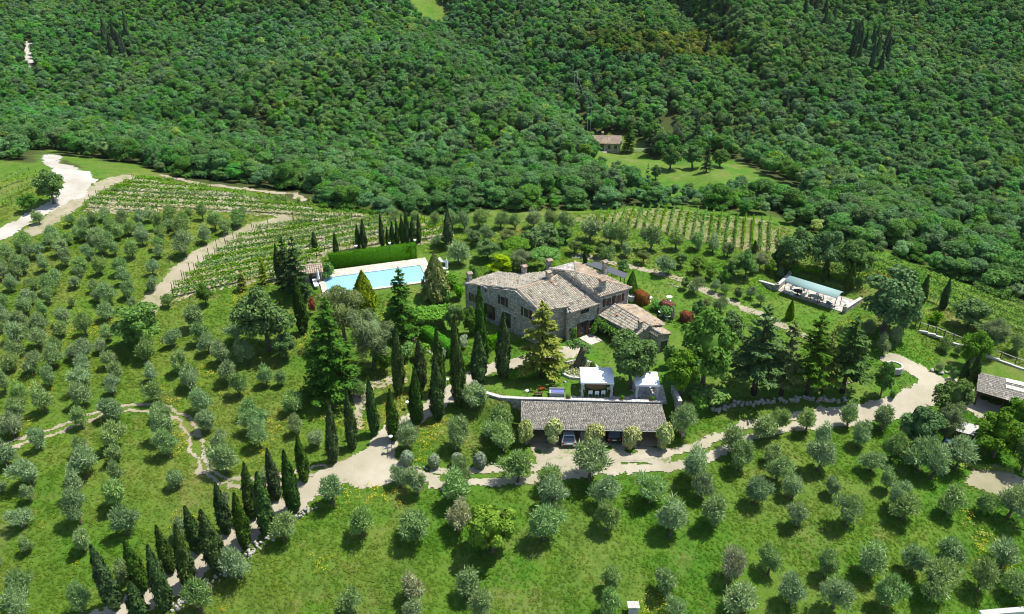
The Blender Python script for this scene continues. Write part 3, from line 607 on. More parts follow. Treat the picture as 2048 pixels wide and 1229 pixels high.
drape('forest_track', strip_mask(PL([(50, 86), (62, 104), (58, 118), (52, 132)]), 1.8, .6, 0, 83), bb(PL([(50, 86), (52, 132)]), 10), .5, M_ROADW, .08)
# ------------------------------------------------------------------ woodland
CLEAR_PX = [[(1240, 308), (1300, 318), (1440, 314), (1500, 334), (1560, 364), (1640, 408), (1600, 400), (1540, 374), (1480, 350), (1430, 362), (1340, 366), (1285, 346)],
            [(1180, 272), (1250, 272), (1300, 290), (1300, 312), (1200, 312)], [(815, -5), (872, -5), (900, 34), (858, 30), (830, 12)],
            [(46, 85), (66, 85), (66, 130), (50, 130)], [(85, 300), (120, 300), (125, 345), (60, 350)], [(1325, 225), (1350, 225), (1350, 262), (1325, 262)], [(100, 308), (285, 330), (330, 356), (200, 350)], [(1152, 170), (1160, 170), (1182, 262), (1166, 262)]]
CLEAR = [np.array(c, float) for c in CLEAR_PX]
def clear_at(x, y, z, hh=6.5):
    r = np.zeros(len(x), bool)
    for dz in (0, .45 * hh, .85 * hh):
        px, py = proj(np.stack([x, y, z + dz], 1))
        for c in CLEAR: r |= inpoly(px, py, c)
    return r
gpx, gpy = proj(np.stack([GX.ravel(), np.maximum(GY.ravel(), 20), GZ.ravel()], 1))
clr = np.zeros(GX.size)
for c in CLEAR[:3] + CLEAR[4:5] + CLEAR[6:7]: clr = np.maximum(clr, inpoly(gpx, gpy, c) | inpoly(gpx, gpy - 22, c) | inpoly(gpx, gpy - 40, c))
at = gme.attributes.new('wood', 'FLOAT', 'POINT'); at.data.foreach_set('value', (wd_.ravel() * (1 - clr)).astype(np.float32))
def scatter(name, pts, rz, scl, vi, srcs, tint=None):
    """one uncountable mass: instances on points"""
    me = bpy.data.meshes.new(name); me.vertices.add(len(pts)); me.vertices.foreach_set('co', np.asarray(pts, np.float32).ravel())
    def attr(nm, typ, dat, key):
        a = me.attributes.new(nm, typ, 'POINT'); a.data.foreach_set(key, np.asarray(dat).ravel())
    attr('rz', 'FLOAT_VECTOR', np.stack([0 * rz, 0 * rz, rz], 1).astype(np.float32), 'vector'); attr('scl', 'FLOAT_VECTOR', np.asarray(scl, np.float32), 'vector'); attr('vi', 'INT', np.asarray(vi, np.int32), 'value')
    if tint is not None: attr('tint', 'FLOAT_VECTOR', np.asarray(tint, np.float32), 'vector')
    cl = bpy.data.collections.new(name + '_sources')
    for i, m in enumerate(srcs): cl.objects.link(bpy.data.objects.new('%s_%02d' % (name, i), m))
    g = bpy.data.node_groups.new(name, 'GeometryNodeTree'); g.interface.new_socket('Geometry', in_out='INPUT', socket_type='NodeSocketGeometry'); g.interface.new_socket('Geometry', in_out='OUTPUT', socket_type='NodeSocketGeometry')
    gi, go = g.nodes.new('NodeGroupInput'), g.nodes.new('NodeGroupOutput'); ip = g.nodes.new('GeometryNodeInstanceOnPoints'); ci = g.nodes.new('GeometryNodeCollectionInfo')
    ci.inputs['Collection'].default_value = cl; ci.inputs['Separate Children'].default_value = True; ci.inputs['Reset Children'].default_value = True
    def na(nm, typ):
        n = g.nodes.new('GeometryNodeInputNamedAttribute'); n.data_type = typ; n.inputs['Name'].default_value = nm; return n.outputs['Attribute']
    ip.inputs['Pick Instance'].default_value = True
    g.links.new(gi.outputs[0], ip.inputs['Points']); g.links.new(ci.outputs[0], ip.inputs['Instance']); g.links.new(na('vi', 'INT'), ip.inputs['Instance Index'])
    e2r = g.nodes.new('FunctionNodeEulerToRotation'); g.links.new(na('rz', 'FLOAT_VECTOR'), e2r.inputs[0]); g.links.new(e2r.outputs[0], ip.inputs['Rotation']); g.links.new(na('scl', 'FLOAT_VECTOR'), ip.inputs['Scale']); g.links.new(ip.outputs[0], go.inputs[0])
    o = obj(name, me); md = o.modifiers.new('scatter', 'NODES'); md.node_group = g; return o
rs = np.random.RandomState(5); CELL = 3.15
wx, wy = np.meshgrid(np.arange(-330, 330, CELL), np.arange(95, 600, CELL)); wx = wx.ravel() + rs.uniform(-.45, .45, wx.size) * CELL; wy = wy.ravel() + rs.uniform(-.45, .45, wy.size) * CELL
dcr = crest_d(wx, wy); k = (dcr > 2.5) & (np.abs(wx) < 45 + wy * .72); wx, wy, dcr = wx[k], wy[k], dcr[k]; wz = zt(wx, wy)
k6 = ~clear_at(wx, wy, wz); k4 = ~clear_at(wx, wy, wz, 3.6); wk = np.where(k6, 1., .62); k = k4; wx, wy, wz, dcr, wk = wx[k], wy[k], wz[k], dcr[k], wk[k]
k = ~((polydist(wx, wy, WROAD) < 4.5) | (polydist(wx, wy, WPATH) < 3)); wx, wy, wz, dcr, wk = wx[k], wy[k], wz[k], dcr[k], wk[k]
n = len(wx); ww = wk * rs.uniform(3.3, 6.0, n); wh = ww * rs.uniform(.92, 1.22, n); ww *= 1.0; edge_small = dcr < 9; wh = np.where(edge_small, wh * .8, wh)
px, py = proj(np.stack([wx, wy, wz + wh * .6], 1)); dep = (np.stack([wx, wy, wz], 1) - C0) @ FV
con = (vnoise(wx, wy, 45, 81) > .80) & (rs.rand(n) < .25) | (rs.rand(n) < .006)
con |= ((px > 1700) & (px < 1775) & (py > 75) & (py < 140) & (rs.rand(n) < .32)) | ((px > 195) & (px < 260) & (py > 55) & (py < 110) & (rs.rand(n) < .25))
tint = np.ones((n, 3)); pn = vnoise(wx, wy, 35, 82); tint[:, 0] *= .85 + .35 * pn; tint[:, 2] *= .8 + .4 * vnoise(wx, wy, 50, 83); tint *= (.82 + .36 * vnoise(wx, wy, 22, 84))[:, None]
yel = rs.rand(n) < .05; tint[yel] *= (1.5, 1.25, .8)
brown = inpoly(px, py + (vnoise(wx, wy, 10, 85) - .5) * 12, np.array([(1165, 62), (1260, 58), (1480, 68), (1472, 108), (1400, 118), (1270, 112), (1180, 92)], float)) & ~con; tint[brown] *= (1.12, .80, .45)
inview = (px > -20) & (px < 2068) & (py > -20) & ~con
order = np.argsort(np.where(inview, dep / ww, 1e9)); near = np.zeros(n, bool); near[order[:280]] = True
wood_src = [wood_var(700 + i, LF['wood'], 13, 1.0 + .25 * (i % 3), 105)[0] for i in range(8)] + [conifer_var(760 + i, LF['wcon'], .15, 1.0, .05, 11)[0] for i in range(2)] + [cypress_var(770, LF['wcon'])[0]]
m = ~near; nn = m.sum(); vi = rs.randint(0, 8, n); vi = np.where(con, np.where((py < 145) & (rs.rand(n) < .5), 10, rs.choice([8, 9], n)), vi)
nomw = np.where(vi < 8, 6., np.where(vi < 10, 6., 1.6)); nomh = np.where(vi < 8, 7., np.where(vi < 10, 10., 9.)); tw = np.where(vi < 8, ww, np.where(vi < 10, ww * .62, 1.9)); th = np.where(vi < 8, wh, np.where(vi < 10, wh * 1.35, 10.5))
scl = np.stack([tw / nomw, tw / nomw, th / nomh], 1)
WOOD = scatter('woodland', np.stack([wx, wy, wz - .2], 1)[m], rs.uniform(0, 6.28, n)[m], scl[m], vi[m], wood_src, tint[m])
tag(WOOD, 'dense green oak woodland covering the valley and the hills behind', 'woodland', kind='stuff')
ZONES = [(420, 'behind the upper left vineyard'), (760, 'behind the pool vineyard'), (1120, 'behind the tall single cypress'), (1560, 'behind the striped vineyard'), (1800, 'beyond the oaks by the dining terrace'), (9999, 'on the steep right slope')]
for i in np.where(near)[0]:
    zn = next(t for lim, t in ZONES if px[i] < lim)
    tree('edge', 'woodland_tree', 'round green tree at the wood edge %s' % zn, 'tree', (wx[i], wy[i], wz[i] - .15), wh[i], ww[i], 'trees at the edge of the wood ' + zn)
# ------------------------------------------------------------------ grass tufts and wild flowers in the meadows
def tuft_mat():
    m, t, o = mat('grass_blades'); c = meadow_colour(t, wpos(t)); a = N(t, 'ShaderNodeAttribute', attribute_name='tone'); c = mix(t, a.outputs['Fac'], mix(t, 1., c, (1.2, 1.2, 1.1), 'MULTIPLY'), mix(t, 1., c, (2.3, 2.1, 2.0), 'MULTIPLY'))
    d = N(t, 'ShaderNodeBsdfDiffuse'); L(t, c, d.inputs[0]); tr = N(t, 'ShaderNodeBsdfTranslucent'); L(t, c, tr.inputs[0]); ms = N(t, 'ShaderNodeMixShader', i_0=.45); L(t, d.outputs[0], ms.inputs[1]); L(t, tr.outputs[0], ms.inputs[2]); L(t, ms.outputs[0], o.inputs[0]); return m
M_TUFT = tuft_mat(); M_YEL = leaf('yellow_petals', (.45, .36, .01), (.62, .55, .03), .2)
def tuft(seed, hh=.34, n=22):
    f = Fol(seed); r = f.rs; a = r.uniform(0, 6.28, n); q = r.uniform(0, .28, n); d = np.stack([np.cos(a), np.sin(a), 0 * a], 1); pos = d * q[:, None] + [0, 0, hh * .4]; f.cards(pos, d * .5 + [0, 0, 1.0], hh * 1.1, .10, d * .9 + [0, 0, .8], .3); return f.mesh('tuft', M_TUFT)
def flower(seed):
    f = Fol(seed); n = 9; r = f.rs; f.cards(np.stack([r.uniform(-.3, .3, n), r.uniform(-.3, .3, n), r.uniform(.25, .5, n)], 1), np.tile([0, 0, 1.], (n, 1)), .11, .10, None, .4); return f.mesh('flower_heads', M_YEL)
ROADS = [(MAIN, 1.9), (HOUSED, 1.5), (EAST, 2.0), (HEAD, 2.2), (HEAD2, 2.3), (WROAD, 3.)]
def free(x, y):
    k = np.ones(len(x), bool)
    for A, w in ROADS: k &= polydist(x, y, A) > w
    k &= polydist(x, y, FT) > .9
    for A in [JUNC, APRON, YARD, VEG] + LAWNS: k &= ~inpoly(x, y, A)
    for A, _, _ in PADS: k &= ~inpoly(x, y, A)
    return k & (crest_d(x, y) < -1)
ng = 150000; gx_, gy_ = rs.uniform(-92, 84, ng), 44 + 105 * rs.rand(ng) ** 1.35; k = (np.abs(gx_) < 12 + gy_ * .70) & free(gx_, gy_); gx_, gy_ = gx_[k], gy_[k]
dn = vnoise(gx_, gy_, 3., 91) * .6 + vnoise(gx_, gy_, 9., 92) * .4; k = rs.rand(len(gx_)) < sstep(-.25, .5, dn); gx_, gy_, dn = gx_[k], gy_[k], dn[k]; n = len(gx_)
s = (.3 + .5 * dn) * rs.uniform(.7, 1.3, n)
tag(scatter('meadow_grass', np.stack([gx_, gy_, zt(gx_, gy_) - .02], 1), rs.uniform(0, 6.28, n), np.stack([s, s, s], 1), rs.randint(0, 4, n), [tuft(900 + i) for i in range(4)]), 'tufts of tall green grass all over the olive meadows', 'grass', kind='stuff')
nl = 26000; lx, ly = rs.uniform(-30, 62, nl), rs.uniform(78, 128, nl); k = np.logical_or.reduce([inpoly(lx, ly, A) for A in LAWNS]); lx, ly = lx[k], ly[k]; n = len(lx); s = rs.uniform(.10, .26, n)
def turf_mesh(seed, m, w=.1):
    f = Fol(seed); r = f.rs; q = 12; a = r.uniform(0, 6.28, q); d = np.stack([np.cos(a), np.sin(a), 0 * a], 1); f.cards(d * r.uniform(.1, 1.2, (q, 1)) + [0, 0, .12], d * .4 + [0, 0, 1.], .8, w * 3, d + [0, 0, .4], .3); return f.mesh('turf', m)
M_TURF = leaf('turf_blades', (.060, .150, .012), (.165, .290, .035), .3, .6, .1, .5)
tag(scatter('lawn_grass', np.stack([lx, ly, zt(lx, ly) + .03], 1), rs.uniform(0, 6.28, n), np.stack([s, s, s], 1), rs.randint(0, 3, n), [turf_mesh(950 + i, M_TURF) for i in range(3)]), 'short mown grass of the garden lawns', 'grass', kind='stuff')
nf = 60000; fx, fy = rs.uniform(-90, 80, nf), 44 + 100 * rs.rand(nf) ** 1.3; k = (np.abs(fx) < 12 + fy * .7) & free(fx, fy); fx, fy = fx[k], fy[k]
k = rs.rand(len(fx)) < sstep(.60, .82, vnoise(fx, fy, 5., 95) * .65 + vnoise(fx, fy, 14., 96) * .35) * .75; fx, fy = fx[k], fy[k]; n = len(fx); s = rs.uniform(.6, 1.2, n)
tag(scatter('yellow_wildflowers', np.stack([fx, fy, zt(fx, fy)], 1), rs.uniform(0, 6.28, n), np.stack([s, s, s], 1), rs.randint(0, 3, n), [flower(930 + i) for i in range(3)]), 'drifts of small yellow wild flowers in the meadow grass', 'flowers', kind='stuff')
# ------------------------------------------------------------------ buildings
def zz(ox, oy, s): return lambda x, y: (ox + x / s, oy + y / s)
z6, zr1, zr2, zr3 = zz(900, 480, 4.096), zz(900, 520, 7.314), zz(1080, 500, 7.314), zz(1130, 600, 8.904)
def tiles(pts, pitch=.33, course=.42, r=.15, seed=0, lift=.02):
    """barrel tiles laid in columns down the slope, each course lapping the one below"""
    pts = [np.asarray(p, float) for p in pts]; n = np.cross(pts[1] - pts[0], pts[2] - pts[0]); n /= np.linalg.norm(n); n = n if n[2] > 0 else -n
    dn = np.array([0, 0, -1.]); dn = dn - n * (dn @ n); dn /= np.linalg.norm(dn); s = np.cross(dn, n); o = pts[0]
    A = np.array([((p - o) @ s, (p - o) @ dn) for p in pts]); rs = np.random.RandomState(seed); V, Q, T = [], [], []; na = 4; ang = np.linspace(0, math.pi, na + 1)
    for c in np.arange(A[:, 0].min() + pitch / 2, A[:, 0].max(), pitch):
        cuts = []
        for i in range(len(A)):
            p, q = A[i], A[(i + 1) % len(A)]
            if (p[0] > c) != (q[0] > c): cuts.append(p[1] + (q[1] - p[1]) * (c - p[0]) / (q[0] - p[0]))
        cuts.sort()
        for t0, t1 in zip(cuts[::2], cuts[1::2]):
            k = max(1, int(round((t1 - t0) / course))); st = (t1 - t0) / k
            for j in range(k):
                a, b = t0 + j * st, t0 + (j + 1) * st + .05; h0, h1 = lift, lift + .05; jx = rs.normal(0, .012); jt = rs.normal(0, .01); base = len(V)
                for (t, hh, rr) in ((a, h0, r * .9), (b, h1, r * 1.05)):
                    for g in ang: V.append(o + s * (c + jx + math.cos(g) * rr) + dn * (t + jt) + n * (hh + math.sin(g) * rr * .8))
                for i in range(na): Q.append((base + i, base + i + 1, base + na + 2 + i, base + na + 1 + i)); 
                tn = np.clip(rs.normal(.45, .22), 0, 1); T += [tn] * na
    return np.array(V), np.array(Q), np.array(T)
def roof(parent, pts, m, seed, name='roof_slope', pitch=.33):
    sl = MB().slab(pts, .14).build(name, M_STONE, parent); v, q, t = tiles(pts, pitch, seed=seed)
    tl = obj('roof_tiles', mesh_np('roof_tiles', v, q, tone=t, material=m), sl); tag(tl, kind='stuff'); return sl
def cap(parent, a, b, m=M_TILER):
    a, b = np.asarray(a, float), np.asarray(b, float); k = max(2, int(np.linalg.norm(b - a) / .45)); B = MB(); rs = np.random.RandomState(k)
    for i in range(k):
        p, q = a + (b - a) * i / k, a + (b - a) * (i + 1.1) / k; B.tube([p + [0, 0, .06], q + [0, 0, .1]], [.13, .16], 7); B.tone += [float(np.clip(rs.normal(.55, .2), 0, 1))] * 9
    return B.build('ridge_cap', m, parent)
def wall(parent, p, q, z0, tops, m=None, th=.3, name='wall'):
    """upright wall from p to q whose top follows (fraction, height) points; thickness goes inwards (left of p->q)"""
    p, q = np.asarray(p, float)[:2], np.asarray(q, float)[:2]; d = q - p; n = np.array([-d[1], d[0]]) / np.linalg.norm(d) * th
    out = [(*p, z0), (*q, z0)] + [(*(p + d * f), z) for f, z in reversed(tops)]; inn = [(a[0] + n[0], a[1] + n[1], a[2]) for a in out]; k = len(out)
    return MB().add(out + inn, [tuple(range(k)), tuple(range(k, 2 * k))[::-1]] + [(i, k + i, k + (i + 1) % k, (i + 1) % k) for i in range(k)]).build(name, m or M_STONE, parent)
def vplane(p, q): p, q = np.asarray(p, float), np.asarray(q, float); return np.array([p[0], p[1], 0]), np.array([-(q - p)[1], (q - p)[0], 0]) / np.linalg.norm((q - p)[:2])
def window(parent, c, dirv, w, h, shutters=True, door=False, pane=M_GLASS, lintel=True):
    """frame, dark pane and open timber shutters on a wall whose outward side is right of dirv"""
    d = np.array([dirv[0], dirv[1], 0.]) / np.linalg.norm(dirv[:2]); out = np.array([d[1], -d[0], 0]); rz = math.atan2(d[1], d[0]); c = np.asarray(c, float)
    fr = MB()
    for sx in (-1, 1): fr.box(c + d * sx * (w / 2 + .04) + out * .02, (.09, .12, h + .18), rz)
    for sz in (-1, 1): fr.box(c + np.array([0, 0, sz * (h / 2 + .045)]) + out * .02, (w - .02, .12, .09), rz)
    f = fr.build('door' if door else 'window', M_STONE if not door else M_WOOD, parent)
    MB().box(c + out * .012, (w, .05, h), rz).build('pane', pane, f)
    MB().box(c + out * .045, (.05, .03, h), rz).build('mullion', M_WOOD, f)
    if shutters:
        for sx in (-1, 1):
            b = MB().box(c + d * sx * (w * .5 + w * .25 + .1) + out * .05, (w * .5, .05, h + .06), rz)
            for q in np.linspace(-.4, .4, 5): b.box(c + d * sx * (w * .5 + w * .25 + .1) + out * .082 + [0, 0, q * h], (w * .42, .012, h * .11), rz)
            b.build('shutter', M_WOOD, f)
    if lintel: MB().box(c + out * .03 + [0, 0, h / 2 + .2], (w + .4, .1, .18), rz).build('lintel', M_CONC, f)
    return f
def chimney(parent, foot, h, w, d=None, rz=.55, flat=True, mcap=None):
    d = d or w; b = MB().box((foot[0], foot[1], foot[2] + h / 2 - .3), (w, d, h + .6), rz).build('chimney', M_STONE, parent); t = foot[2] + h
    k = MB()
    for sx in (-1, 1):
        for sy in (-1, 1): cs, sn = math.cos(rz), math.sin(rz); x, y = sx * w * .4, sy * d * .4; k.box((foot[0] + x * cs - y * sn, foot[1] + x * sn + y * cs, t + .12), (.12, .12, .24), rz)
    k.build('pot_pillar', M_TERRA, b); c = MB(); T_ = []
    for s in (-1, 1):
        for j in range(4):
            x = (j - 1.5) * w * .33; cs, sn = math.cos(rz), math.sin(rz); a = np.array([foot[0] + x * cs, foot[1] + x * sn, t + .42]); e = a + np.array([-sn, cs, 0]) * s * d * .72 + [0, 0, -.2]; c.tube([a, e], [.1, .12], 6); T_ += [random.uniform(.3, 1)] * 8
    c.tone = T_; c.build('cap_tiles', M_TILER, b); return b
GZ_ = 3.3
VILLA = thing('stone_villa', 'large stone farmhouse with terracotta roofs, chimneys and brown shutters', 'house', (6, 99, GZ_))
VILLA.location = (0, 0, 0)
R0, R1 = Pz(*z6(545, 405), 10.3), Pz(*z6(945, 250), 10.3); Dp = Pz(*z6(1240, 522), 7.75)
PF = plane3(R0, R1, Dp); on = lambda f, x, y, pl: on_plane(*f(x, y), pl)
Bp, C1p, C2p, RM = on(zr1, 1300, 755, PF), on(zr1, 1730, 690, PF), on(zr1, 1760, 785, PF), on(zr1, 1480, 285, PF)
roof(VILLA, [R0, RM, C1p, Bp], M_TILE, 1); roof(VILLA, [RM + [0, 0, .05], R1, Dp, C2p, C1p + (C1p - RM) * 0.0], M_TILE, 2)
Ap = Pz(*zr1(195, 348), 7.75); PB = plane3(R0, R1, Ap); A2p, A3p = on(zr1, 700, 182, PB), on(zr1, 1060, 215, PB)
R1b = R1; roof(VILLA, [R0, Ap, A2p, A3p, R1b], M_TILE, 3)
cap(VILLA, R0, RM); cap(VILLA, RM, R1); cap(VILLA, RM, C1p)
# main walls (outside on the right hand side when walking p -> q)
def ins(p, q, k): p, q = np.asarray(p, float), np.asarray(q, float); return p + (q - p) * k
ctr = (R0 + R1 + Bp + Ap) / 4; inn = lambda p, k=.3: np.asarray(p)[:2] + (ctr[:2] - np.asarray(p)[:2]) / np.linalg.norm(ctr[:2] - np.asarray(p)[:2]) * k
def zpl(pl, xy): return float(pl[0][2] - ((xy[0] - pl[0][0]) * pl[1][0] + (xy[1] - pl[0][1]) * pl[1][1]) / pl[1][2])
wA, wB = inn(Ap), inn(Bp); d_ = wB - wA
rr = np.cross(np.append(R1[:2] - R0[:2], 0), [0, 0, 1])[:2]; tR = ((R0[:2] - wA) @ rr) / (d_ @ rr); wR = wA + d_ * tR
Zb = GZ_ - 1.2
wall(VILLA, wA, wB, Zb, [(0, zpl(PB, wA) - .16), (tR, R0[2] - .16), (1, zpl(PF, wB) - .16)])
wC1, wC2, wD = inn(C1p, .35), inn(C2p, .4), inn(Dp, .5)
wall(VILLA, wB, wC1, Zb, [(0, zpl(PF, wB) - .16), (1, zpl(PF, wC1) - .16)]); wall(VILLA, wC1, wC2, Zb, [(0, zpl(PF, wC1) - .16), (1, zpl(PF, wC2) - .16)])
wall(VILLA, wC2, wD, Zb, [(0, zpl(PF, wC2) - .16), (1, zpl(PF, wD) - .16)])
wA2, wA3 = inn(A2p), inn(A3p); wall(VILLA, wA2, wA, Zb, [(0, zpl(PB, wA2) - .16), (1, zpl(PB, wA) - .16)]); wall(VILLA, wA3, wA2, Zb, [(0, zpl(PB, wA3) - .16), (1, zpl(PB, wA2) - .16)])
GW = vplane(wA, wB); gd = d_
for (x, y, w, h, sh, dr) in [(340, 555, .75, 1.25, True, False), (775, 600, .85, 1.3, True, False), (1120, 775, .9, 1.3, True, False), (527, 447, .4, .45, False, False), (575, 755, 1.1, 2.0, True, True), (842, 880, 1.0, 2.1, False, True), (945, 850, .3, .35, False, False)]:
    window(VILLA, on(zr1, x, y, GW), gd, w, h, sh, dr, lintel=not sh)
FW = vplane(wC2, wD); fd = wD - wC2
window(VILLA, on(zr2, 655, 890, FW), fd, 1.5, .7, False); window(VILLA, on(zr2, 632, 1150, FW), fd, 1.0, 2.15, True, True); window(VILLA, on(zr2, 752, 1085, FW), fd, .9, 1.3, False); window(VILLA, on(zr2, 430, 1170, FW), fd, .4, .5, False)
# raised block at the back right
FRu, FLu = Pz(*zr2(1340, 562), 8.9), Pz(*zr2(890, 690), 8.9); Nu = Pz(*zr2(520, 328), 10.75); Fu = Pz(*zr2(508, 180), 10.75); L2u = Pz(*zr2(345, 302), 10.5)
PU = plane3(FRu, FLu, Nu); L2u = on(zr2, 350, 303, PU); BRp = plane3(FRu, Nu, Fu); BRu = on(zr2, 575, 192, BRp); PLu = plane3(Nu, Fu, L2u - [0, 0, .15]); L3u = on(zr2, 125, 272, PLu); L4u = on(zr2, 470, 182, PLu)
roof(VILLA, [Nu, FRu, FLu, L2u], M_TILE, 4); roof(VILLA, [Nu, Fu, BRu, FRu], M_TILER, 5); roof(VILLA, [Nu, L2u, L3u, L4u, Fu], M_TILE, 6)
cap(VILLA, Nu, FRu); cap(VILLA, Nu, Fu); cap(VILLA, L2u, Nu)
cu = (FRu + FLu + Fu + L3u) / 4; inu = lambda p, k=.35: np.asarray(p)[:2] + (cu[:2] - np.asarray(p)[:2]) / np.linalg.norm(cu[:2] - np.asarray(p)[:2]) * k
uFL, uFR, uBR, uL2, uL3 = inu(FLu, .3), inu(FRu), inu(BRu), inu(L2u, .1), inu(L3u)
wall(VILLA, uFL, uFR, Zb, [(0, zpl(PU, uFL) - .16), (1, zpl(PU, uFR) - .16)]); wall(VILLA, uL2, uFL, 7, [(0, zpl(PU, uL2) - .16), (1, zpl(PU, uFL) - .16)]); wall(VILLA, uFR, uBR, Zb, [(0, zpl(BRp, uFR) - .16), (1, zpl(BRp, uBR) - .16)])
wall(VILLA, uBR, uL3, Zb, [(0, zpl(BRp, uBR) - .16), (1, zpl(PLu, uL3) - .16)]); wall(VILLA, uL3, uL2, Zb, [(0, zpl(PLu, uL3) - .16), (1, zpl(PLu, uL2) - .16)])
UW = vplane(uFL, uFR)
for x, y in ((1000, 758), (1145, 715)): window(VILLA, on(zr2, x, y, UW), uFR - uFL, .85, 1.15, True)
# low wing towards the garden
G1, E1, E2 = Pz(*zr3(860, 72), 7.0), Pz(*zr3(582, 265), 5.9), Pz(*zr3(1280, 638), 5.9); PA = plane3(G1, E1, E2); G2 = on(zr3, 1515, 462, PA); H1 = Pz(*zr3(1240, 95), 6.0); PAr = plane3(G1, G2, H1); H2 = on(zr3, 1785, 440, PAr); H3 = on(zr3, 1400, 545, PA)
roof(VILLA, [G1, E1, E2, H3, G2], M_TILE, 7); roof(VILLA, [G1, G2, H2, H1], M_TILER, 8); cap(VILLA, G1, G2, M_TILE)
J1, J2 = Pz(*zr3(1500, 480), 6.2), Pz(*zr3(1720, 615), 6.1); K1 = Pz(*zr3(1400, 500), 5.75); K2 = Pz(*zr3(1640, 650), 5.65); PJ = plane3(J1, J2, K2); M1 = Pz(*zr3(1690, 485), 5.75); M2 = Pz(*zr3(1890, 612), 5.6)
roof(VILLA, [J1, on_plane(*zr3(1400, 500), PJ), K2, J2], M_TILE, 9); PM = plane3(J1, J2, M2); roof(VILLA, [J1, J2, M2, on_plane(*zr3(1690, 485), PM)], M_TILER, 10); cap(VILLA, J1, J2, M_TILE)
ca = (G1 + G2 + E1 + E2 + H1 + H2) / 6; ina = lambda p, k=.4: np.asarray(p)[:2] + (ca[:2] - np.asarray(p)[:2]) / np.linalg.norm(ca[:2] - np.asarray(p)[:2]) * k
aE1, aE2, aH1, aH2, aH3 = ina(E1, .3), ina(E2), ina(H1), ina(H2), ina(H3)
wall(VILLA, aE1, aE2, Zb, [(0, zpl(PA, aE1) - .16), (1, zpl(PA, aE2) - .16)]); wall(VILLA, aH2, aH1, Zb, [(0, zpl(PAr, aH2) - .16), (1, zpl(PAr, aH1) - .16)]); aG2 = G2[:2] + (ca[:2] - G2[:2]) * .03
wall(VILLA, aE2, aG2, Zb, [(0, zpl(PA, aE2) - .16), (1, G2[2] - .16)]); wall(VILLA, aG2, aH2, Zb, [(0, G2[2] - .16), (1, zpl(PAr, aH2) - .16)])
cj = (J1 + J2 + K2 + M2) / 4; inj = lambda p, k=.25: np.asarray(p)[:2] + (cj[:2] - np.asarray(p)[:2]) / np.linalg.norm(cj[:2] - np.asarray(p)[:2]) * k
jK1, jK2, jM2, jM1 = inj(on_plane(*zr3(1400, 500), PJ)), inj(K2), inj(M2), inj(on_plane(*zr3(1690, 485), PM)); jJ2 = inj(J2)
wall(VILLA, jK1, jK2, Zb, [(0, zpl(PJ, jK1) - .16), (1, zpl(PJ, jK2) - .16)]); wall(VILLA, jK2, jJ2, Zb, [(0, zpl(PJ, jK2) - .16), (1, J2[2] - .18)]); wall(VILLA, jJ2, jM2, Zb, [(0, J2[2] - .18), (1, zpl(PM, jM2) - .16)]); wall(VILLA, jM2, jM1, Zb, [(0, zpl(PM, jM2) - .16), (1, zpl(PM, jM1) - .16)])
window(VILLA, on(zr3, 1755, 850, vplane(jJ2, jM2)), jM2 - jJ2, .85, 2.0, False, True); AW = vplane(aE1, aE2)
for f_ in (.25, .55): p = aE1 + (aE2 - aE1) * f_; window(VILLA, (p[0], p[1], 4.4), aE2 - aE1, 1.0, 1.9, True, True)
# chimneys, stacks, aerial
for (f, x, y, pl, h, w, d2) in [(zr1, 285, 320, PB, 1.15, .62, .62), (zr1, 1085, 205, PB, 1.0, .6, .6), (zr1, 1445, 118, PB, 1.0, .65, .65), (zr1, 1435, 265, PB, .7, .5, .6), (zr2, 905, 600, PU, 1.5, .75, .75), (zr2, 940, 352, BRp, 1.7, .6, .6), (zr2, 500, 500, PF, .45, .4, .4), (zr3, 1330, 535, PA, 1.1, .5, .4)]:
    chimney(VILLA, on(f, x, y, pl), h, w, d2)
for (f, x, y, pl) in [(zr1, 1487, 345, PF), (zr3, 930, 300, PA)]: p = on(f, x, y, pl); MB().lathe(p, [(.14, -.1), (.14, .3), (.2, .34), (.04, .42)], 8).build('roof_vent', M_TERRA, VILLA)
ae = MB(); p = Nu + [0, 0, -.1]; ae.tube([p, p + [0, 0, 2.6]], .03, 5)
for k in range(6): ae.tube([p + [-.5 + .2 * k, -.3, 2.4], p + [-.5 + .2 * k, .3, 2.4]], .012, 4)
ae.tube([p + [-.55, 0, 2.4], p + [.6, 0, 2.4]], .015, 4); ae.build('aerial', M_CONC, VILLA)
# door step and path in front of the door
dq = on(zr2, 632, 1225, FW); dst = MB().box((dq[0] + 1.0, dq[1] - 1.2, GZ_ + .06), (2.2, 2.4, .2), math.atan2(fd[1], fd[0])).build('door_step', M_COPING, VILLA)
# ---- shade canopy behind the house
def posts_roof(name, label, cat, corners, zg, m, th=.1, over=.1, mid=2, part='canopy'):
    t = thing(name, label, cat, (0, 0, 0)); MB().slab(corners, th).build(part, m, t); C_ = [np.asarray(c, float) for c in corners]
    for a, b in ((0, 1), (3, 2)):
        for k in range(mid + 1): p = C_[a] + (C_[b] - C_[a]) * (over + (1 - 2 * over) * k / mid); MB().tube([(p[0], p[1], float(zt(p[0], p[1])) - .1), (p[0], p[1], p[2] - th - .01)], .06, 6).build('post', M_IRON, t)
    return t
cz = 6.6
posts_roof('shade_canopy', 'dark grey flat shade canopy behind the stone villa', 'canopy', [Pz(*zr2(640, 200), cz), Pz(*zr2(1240, 418), cz), Pz(*zr2(1290, 350), cz + .2), Pz(*zr2(830, 175), cz + .2)], 3.5, plain('dark_netting', (.105, .11, .125), .8, .1, .12), .05)
